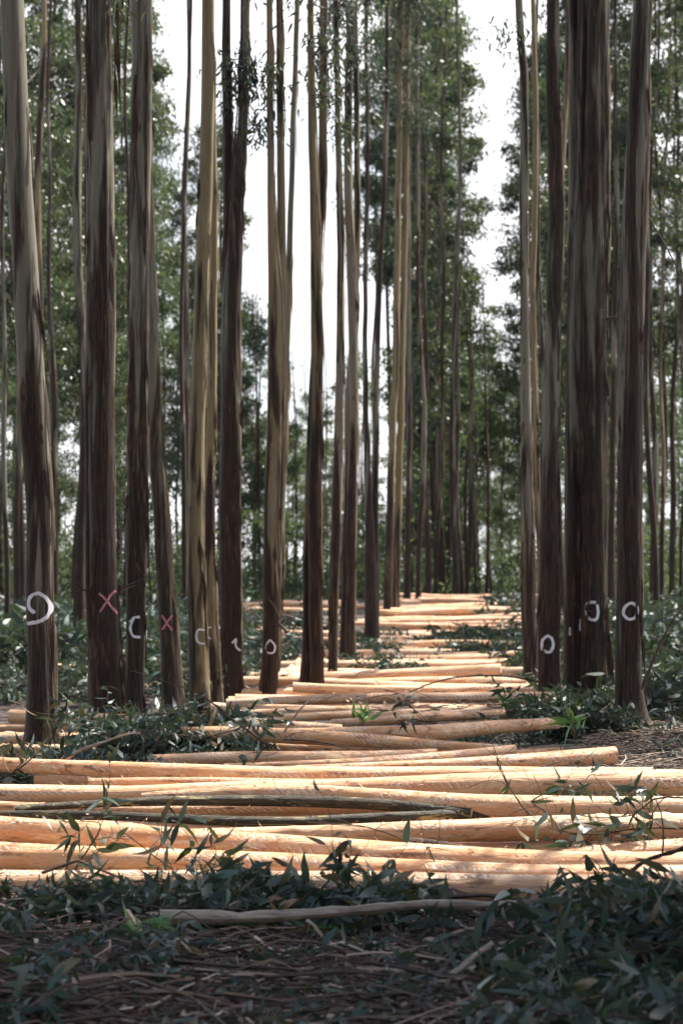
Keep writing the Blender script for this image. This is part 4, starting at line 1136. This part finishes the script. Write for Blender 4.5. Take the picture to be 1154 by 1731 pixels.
# ------------------------------------------------------------------ masses of cuttings, litter and undergrowth
def scatter(name, label, cat, regions, seed, m=None):
    """regions: (x0,x1 world at d0; d0,d1; count; zmin,zmax; scale) — leafy cuttings heaped on the ground"""
    r = np.random.default_rng(seed); tw = MB(); lf = MB()
    for (f, n, z0, z1, s0, s1) in regions:
        for _ in range(n):
            x, y = f(r)
            pos = np.array([x, y, float(gz(x, y)) + r.uniform(z0, z1)])
            stamp(tw, lf, int(r.integers(0, 6)), pos, r.uniform(0, 6.28), r.normal(.03, .13), r.uniform(-.5, .5), r.uniform(s0, s1), r)
    V, F, U, M = tw.arrays(); V2, F2, U2, M2 = lf.arrays()
    me = mesh_quads(name, np.concatenate([V, V2]), np.concatenate([F, F2 + len(V)]), [TWIG, m or LEAF], np.concatenate([U, U2]), np.concatenate([M, M2 + 1]))
    o = link(name, me); o['kind'] = 'stuff'; tag(o, label, cat)
    return o
def rect(px0, px1, y0, y1):
    """ground area that covers photo columns px0-px1 and rows y0-y1"""
    def f(r):
        d = d_of_y(r.uniform(y0, y1)); px = r.uniform(px0, px1)
        return (px - CX) * d / FPX, d
    return f
scatter('leaf_bank', 'bank of dark blue-green eucalyptus cuttings along the front of the log stack', 'cuttings', [
    (rect(-60, 330, 1542, 1574), 46, .0, .06, .55, .85), (rect(300, 700, 1540, 1572), 68, .0, .09, .6, .95), (rect(680, 800, 1540, 1560), 5, .0, .03, .4, .6),
    (rect(985, 1220, 1570, 1660), 80, .02, .20, .7, 1.0), (rect(870, 1200, 1660, 1790), 60, .0, .08, .6, .95), (rect(-60, 250, 1600, 1780), 34, .0, .05, .5, .85), (rect(250, 850, 1585, 1780), 44, .0, .03, .35, .7)], 51)
scatter('leaf_heap', 'heap of leafy cuttings at the feet of the left painted trunks', 'cuttings', [
    (rect(190, 385, 1270, 1294), 170, .02, .26, .8, 1.1), (rect(105, 190, 1275, 1298), 26, .0, .12, .7, 1.), (rect(-40, 200, 1322, 1338), 34, .06, .2, .7, 1.)], 52)
scatter('right_bush_cuttings', 'leafy cuttings piled round the feet of the right painted trunks', 'cuttings', [
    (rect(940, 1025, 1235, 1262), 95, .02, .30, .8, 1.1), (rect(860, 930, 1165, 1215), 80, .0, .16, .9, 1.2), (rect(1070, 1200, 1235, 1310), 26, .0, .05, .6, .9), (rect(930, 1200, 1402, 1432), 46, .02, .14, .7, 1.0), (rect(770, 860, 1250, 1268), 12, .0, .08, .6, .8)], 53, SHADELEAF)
scatter('undergrowth', 'leafy undergrowth and cuttings behind both rows of trunks', 'undergrowth', [
    (rect(-260, 170, 1145, 1195), 260, .0, .18, .9, 1.3), (rect(-260, 330, 1065, 1150), 900, .0, .6, 1.6, 2.6), (rect(160, 330, 1110, 1190), 150, .0, .3, 1.2, 1.7), (rect(330, 420, 1060, 1165), 110, .0, .3, 1.2, 2.0),
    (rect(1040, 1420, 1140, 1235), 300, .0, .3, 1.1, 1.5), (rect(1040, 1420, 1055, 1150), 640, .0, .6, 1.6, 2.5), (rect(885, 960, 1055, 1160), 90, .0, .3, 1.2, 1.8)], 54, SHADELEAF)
scatter('corridor_cuttings', 'low drifts of dark leafy cuttings among the distant logs', 'cuttings', [
    (rect(740, 890, 1092, 1108), 110, .14, .28, 1.1, 1.6), (rect(770, 890, 1118, 1132), 70, .14, .26, 1.0, 1.4), (rect(600, 640, 1118, 1135), 30, .1, .24, 1., 1.3), (rect(600, 700, 1148, 1160), 46, .14, .24, .9, 1.2),
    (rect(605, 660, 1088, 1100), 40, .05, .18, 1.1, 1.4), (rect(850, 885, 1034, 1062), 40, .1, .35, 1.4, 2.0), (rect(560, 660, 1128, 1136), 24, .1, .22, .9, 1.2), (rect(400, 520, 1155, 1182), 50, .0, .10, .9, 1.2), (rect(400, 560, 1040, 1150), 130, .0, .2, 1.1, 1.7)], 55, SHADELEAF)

def litter(name, label, areas, seed):
    """dead sticks, bark shards and dry leaves"""
    r = np.random.default_rng(seed); mb = MB()
    for (f, n, L0, L1, w0, w1, lift) in areas:
        for _ in range(n):
            x, y = f(r); L = r.uniform(L0, L1); a = r.normal(0, .8); tilt = r.normal(0, .10)
            z = float(gz(x, y)) + r.uniform(.0, lift)
            dr = np.array([math.cos(a), math.sin(a), tilt]); c = np.array([x, y, z + .01])
            w = r.uniform(w0, w1) * (1 if r.random() < .9 else 2)
            u = min(1, max(0, r.beta(1.6, 2.2)))
            if r.random() < .86:
                V, F, U = tube(curve(c - dr * L / 2, c + dr * L / 2, 5, .06, int(r.integers(1e9))), np.linspace(w, w * .5, 5), 4)
                mb.add(V, F, np.tile([[u, 0]], (len(V), 1)))
            else:
                sd = unit(np.cross(dr, [0, 0, 1]) + r.normal(size=3) * .6) * min(w, .004) * 2.2
                P = curve(c - dr * L / 2, c + dr * L / 2, 5, .08, int(r.integers(1e9)))
                V = np.stack([P - sd, P + sd * np.array([1, 1, 1.0])], 1).reshape(-1, 3); F = [[2 * i, 2 * i + 1, 2 * i + 3, 2 * i + 2] for i in range(4)]
                mb.add(V, F, np.tile([[u, 0]], (10, 1)))
    o = link(name, mb.mesh(name, LITTER)); o['kind'] = 'stuff'; tag(o, label, 'litter')
litter('foreground_litter', 'dark litter of dead sticks, bark shards and dry leaves across the foreground', [
    (rect(-80, 1230, 1500, 1780), 5200, .05, .32, .0015, .0045, .06), (rect(-80, 1230, 1500, 1780), 260, .3, .9, .004, .008, .08),
    (rect(-80, 1230, 1290, 1520), 1500, .06, .3, .0015, .004, .04)], 61)
litter('row_litter', 'litter of bark ribbons, chips and sticks at the feet of the tree rows', [
    (rect(1000, 1230, 1235, 1320), 900, .1, .5, .002, .006, .14), (rect(-80, 420, 1190, 1300), 900, .06, .4, .002, .005, .08),
    (rect(840, 1000, 1130, 1260), 700, .08, .4, .002, .006, .1), (rect(380, 600, 1050, 1190), 1500, .1, .7, .004, .014, .22), (rect(600, 900, 1030, 1240), 1200, .06, .4, .002, .008, .3), (rect(-80, 1230, 1060, 1190), 900, .15, .9, .004, .01, .2)], 62)

# wood chips from the peeling, and single dry leaves
def chips():
    r = np.random.default_rng(8); mb = MB()
    for f, n, s0, s1, lift in [(rect(560, 900, 1030, 1240), 1800, .02, .09, .3), (rect(-80, 1230, 1250, 1500), 1100, .008, .03, .2), (rect(380, 560, 1050, 1190), 350, .03, .12, .2)]:
        P = []
        for _ in range(n):
            x, y = f(r); P.append((x, y, float(gz(x, y)) + r.uniform(0, lift)))
        P = np.array(P); D = r.normal(size=(n, 3)) * np.array([1, 1, .3]); L = r.uniform(s0, s1, n)
        mb.add(*leaf_arrays(P, D, L, L * r.uniform(.15, .5, n), r, simple=True))
    o = link('wood_chips', mb.mesh('wood_chips', SAWN, smooth=False)); o['kind'] = 'stuff'; tag(o, 'pale orange chips and splinters scattered over and between the logs', 'wood chips')
chips()
def dry_leaves():
    r = np.random.default_rng(9); mb = MB(); n = 1500; f = rect(-80, 1230, 1540, 1790); P = []
    for _ in range(n):
        x, y = f(r); P.append((x, y, float(gz(x, y)) + r.uniform(.02, .07)))
    P = np.array(P); D = r.normal(size=(n, 3)) * np.array([1, 1, .06]); L = r.uniform(.03, .09, n)
    V, F, U = leaf_arrays(P, D, L, L * r.uniform(.18, .34, n), r, bend=.12)
    U[:, 0] = U[:, 0] * .75 + .2; mb.add(V, F, U)
    o = link('dry_leaves', mb.mesh('dry_leaves', LITTER)); o['kind'] = 'stuff'; tag(o, 'brown and grey dry leaves lying over the foreground litter', 'dry leaves')
dry_leaves()

# moss strip in the foreground
def moss():
    r = np.random.default_rng(5); mb = MB(); n = 2600
    px = np.where(r.random(n) < .6, r.normal(380, 28, n), r.normal(520, 30, n)); yy = r.uniform(1572, 1590, n)
    d = np.array([d_of_y(y) for y in yy]); X = (px - CX) * d / FPX
    P = np.stack([X, d, gz(X, d) + .045 + r.random(n) * .03], 1)
    D = r.normal(size=(n, 3)) * .5 + np.array([0, 0, 1.0])
    mb.add(*leaf_arrays(P, D, r.uniform(.012, .028, n), r.uniform(.005, .010, n), r, simple=True))
    o = link('moss', mb.mesh('moss', GREENLEAF, smooth=False)); o['kind'] = 'stuff'; tag(o, 'thin patches of yellow-green moss in the foreground litter', 'moss')
moss()

# ------------------------------------------------------------------ haze
def haze():
    m = bpy.data.materials.new('haze'); m.use_nodes = True
    nt = m.node_tree; nt.nodes.remove(nt.nodes['Principled BSDF'])
    v = nt.nodes.new('ShaderNodeVolumePrincipled'); v.inputs['Color'].default_value = (.85, .92, 1, 1); v.inputs['Density'].default_value = .00004
    v.inputs['Anisotropy'].default_value = .3
    nt.links.new(v.outputs[0], nt.nodes['Material Output'].inputs['Volume'])
    x0, x1, y0, y1, z0, z1 = -60, 60, -40, 230, -1.2, 34
    V = [(x, y, z) for x in (x0, x1) for y in (y0, y1) for z in (z0, z1)]
    F = [(0, 1, 3, 2), (4, 6, 7, 5), (0, 4, 5, 1), (2, 3, 7, 6), (0, 2, 6, 4), (1, 5, 7, 3)]
    me = bpy.data.meshes.new('haze'); me.from_pydata(V, [], F); me.materials.append(m)
    o = link('haze', me); o['kind'] = 'stuff'; tag(o, 'thin pale haze hanging in the air of the forest', 'haze')
if HAZE: haze()
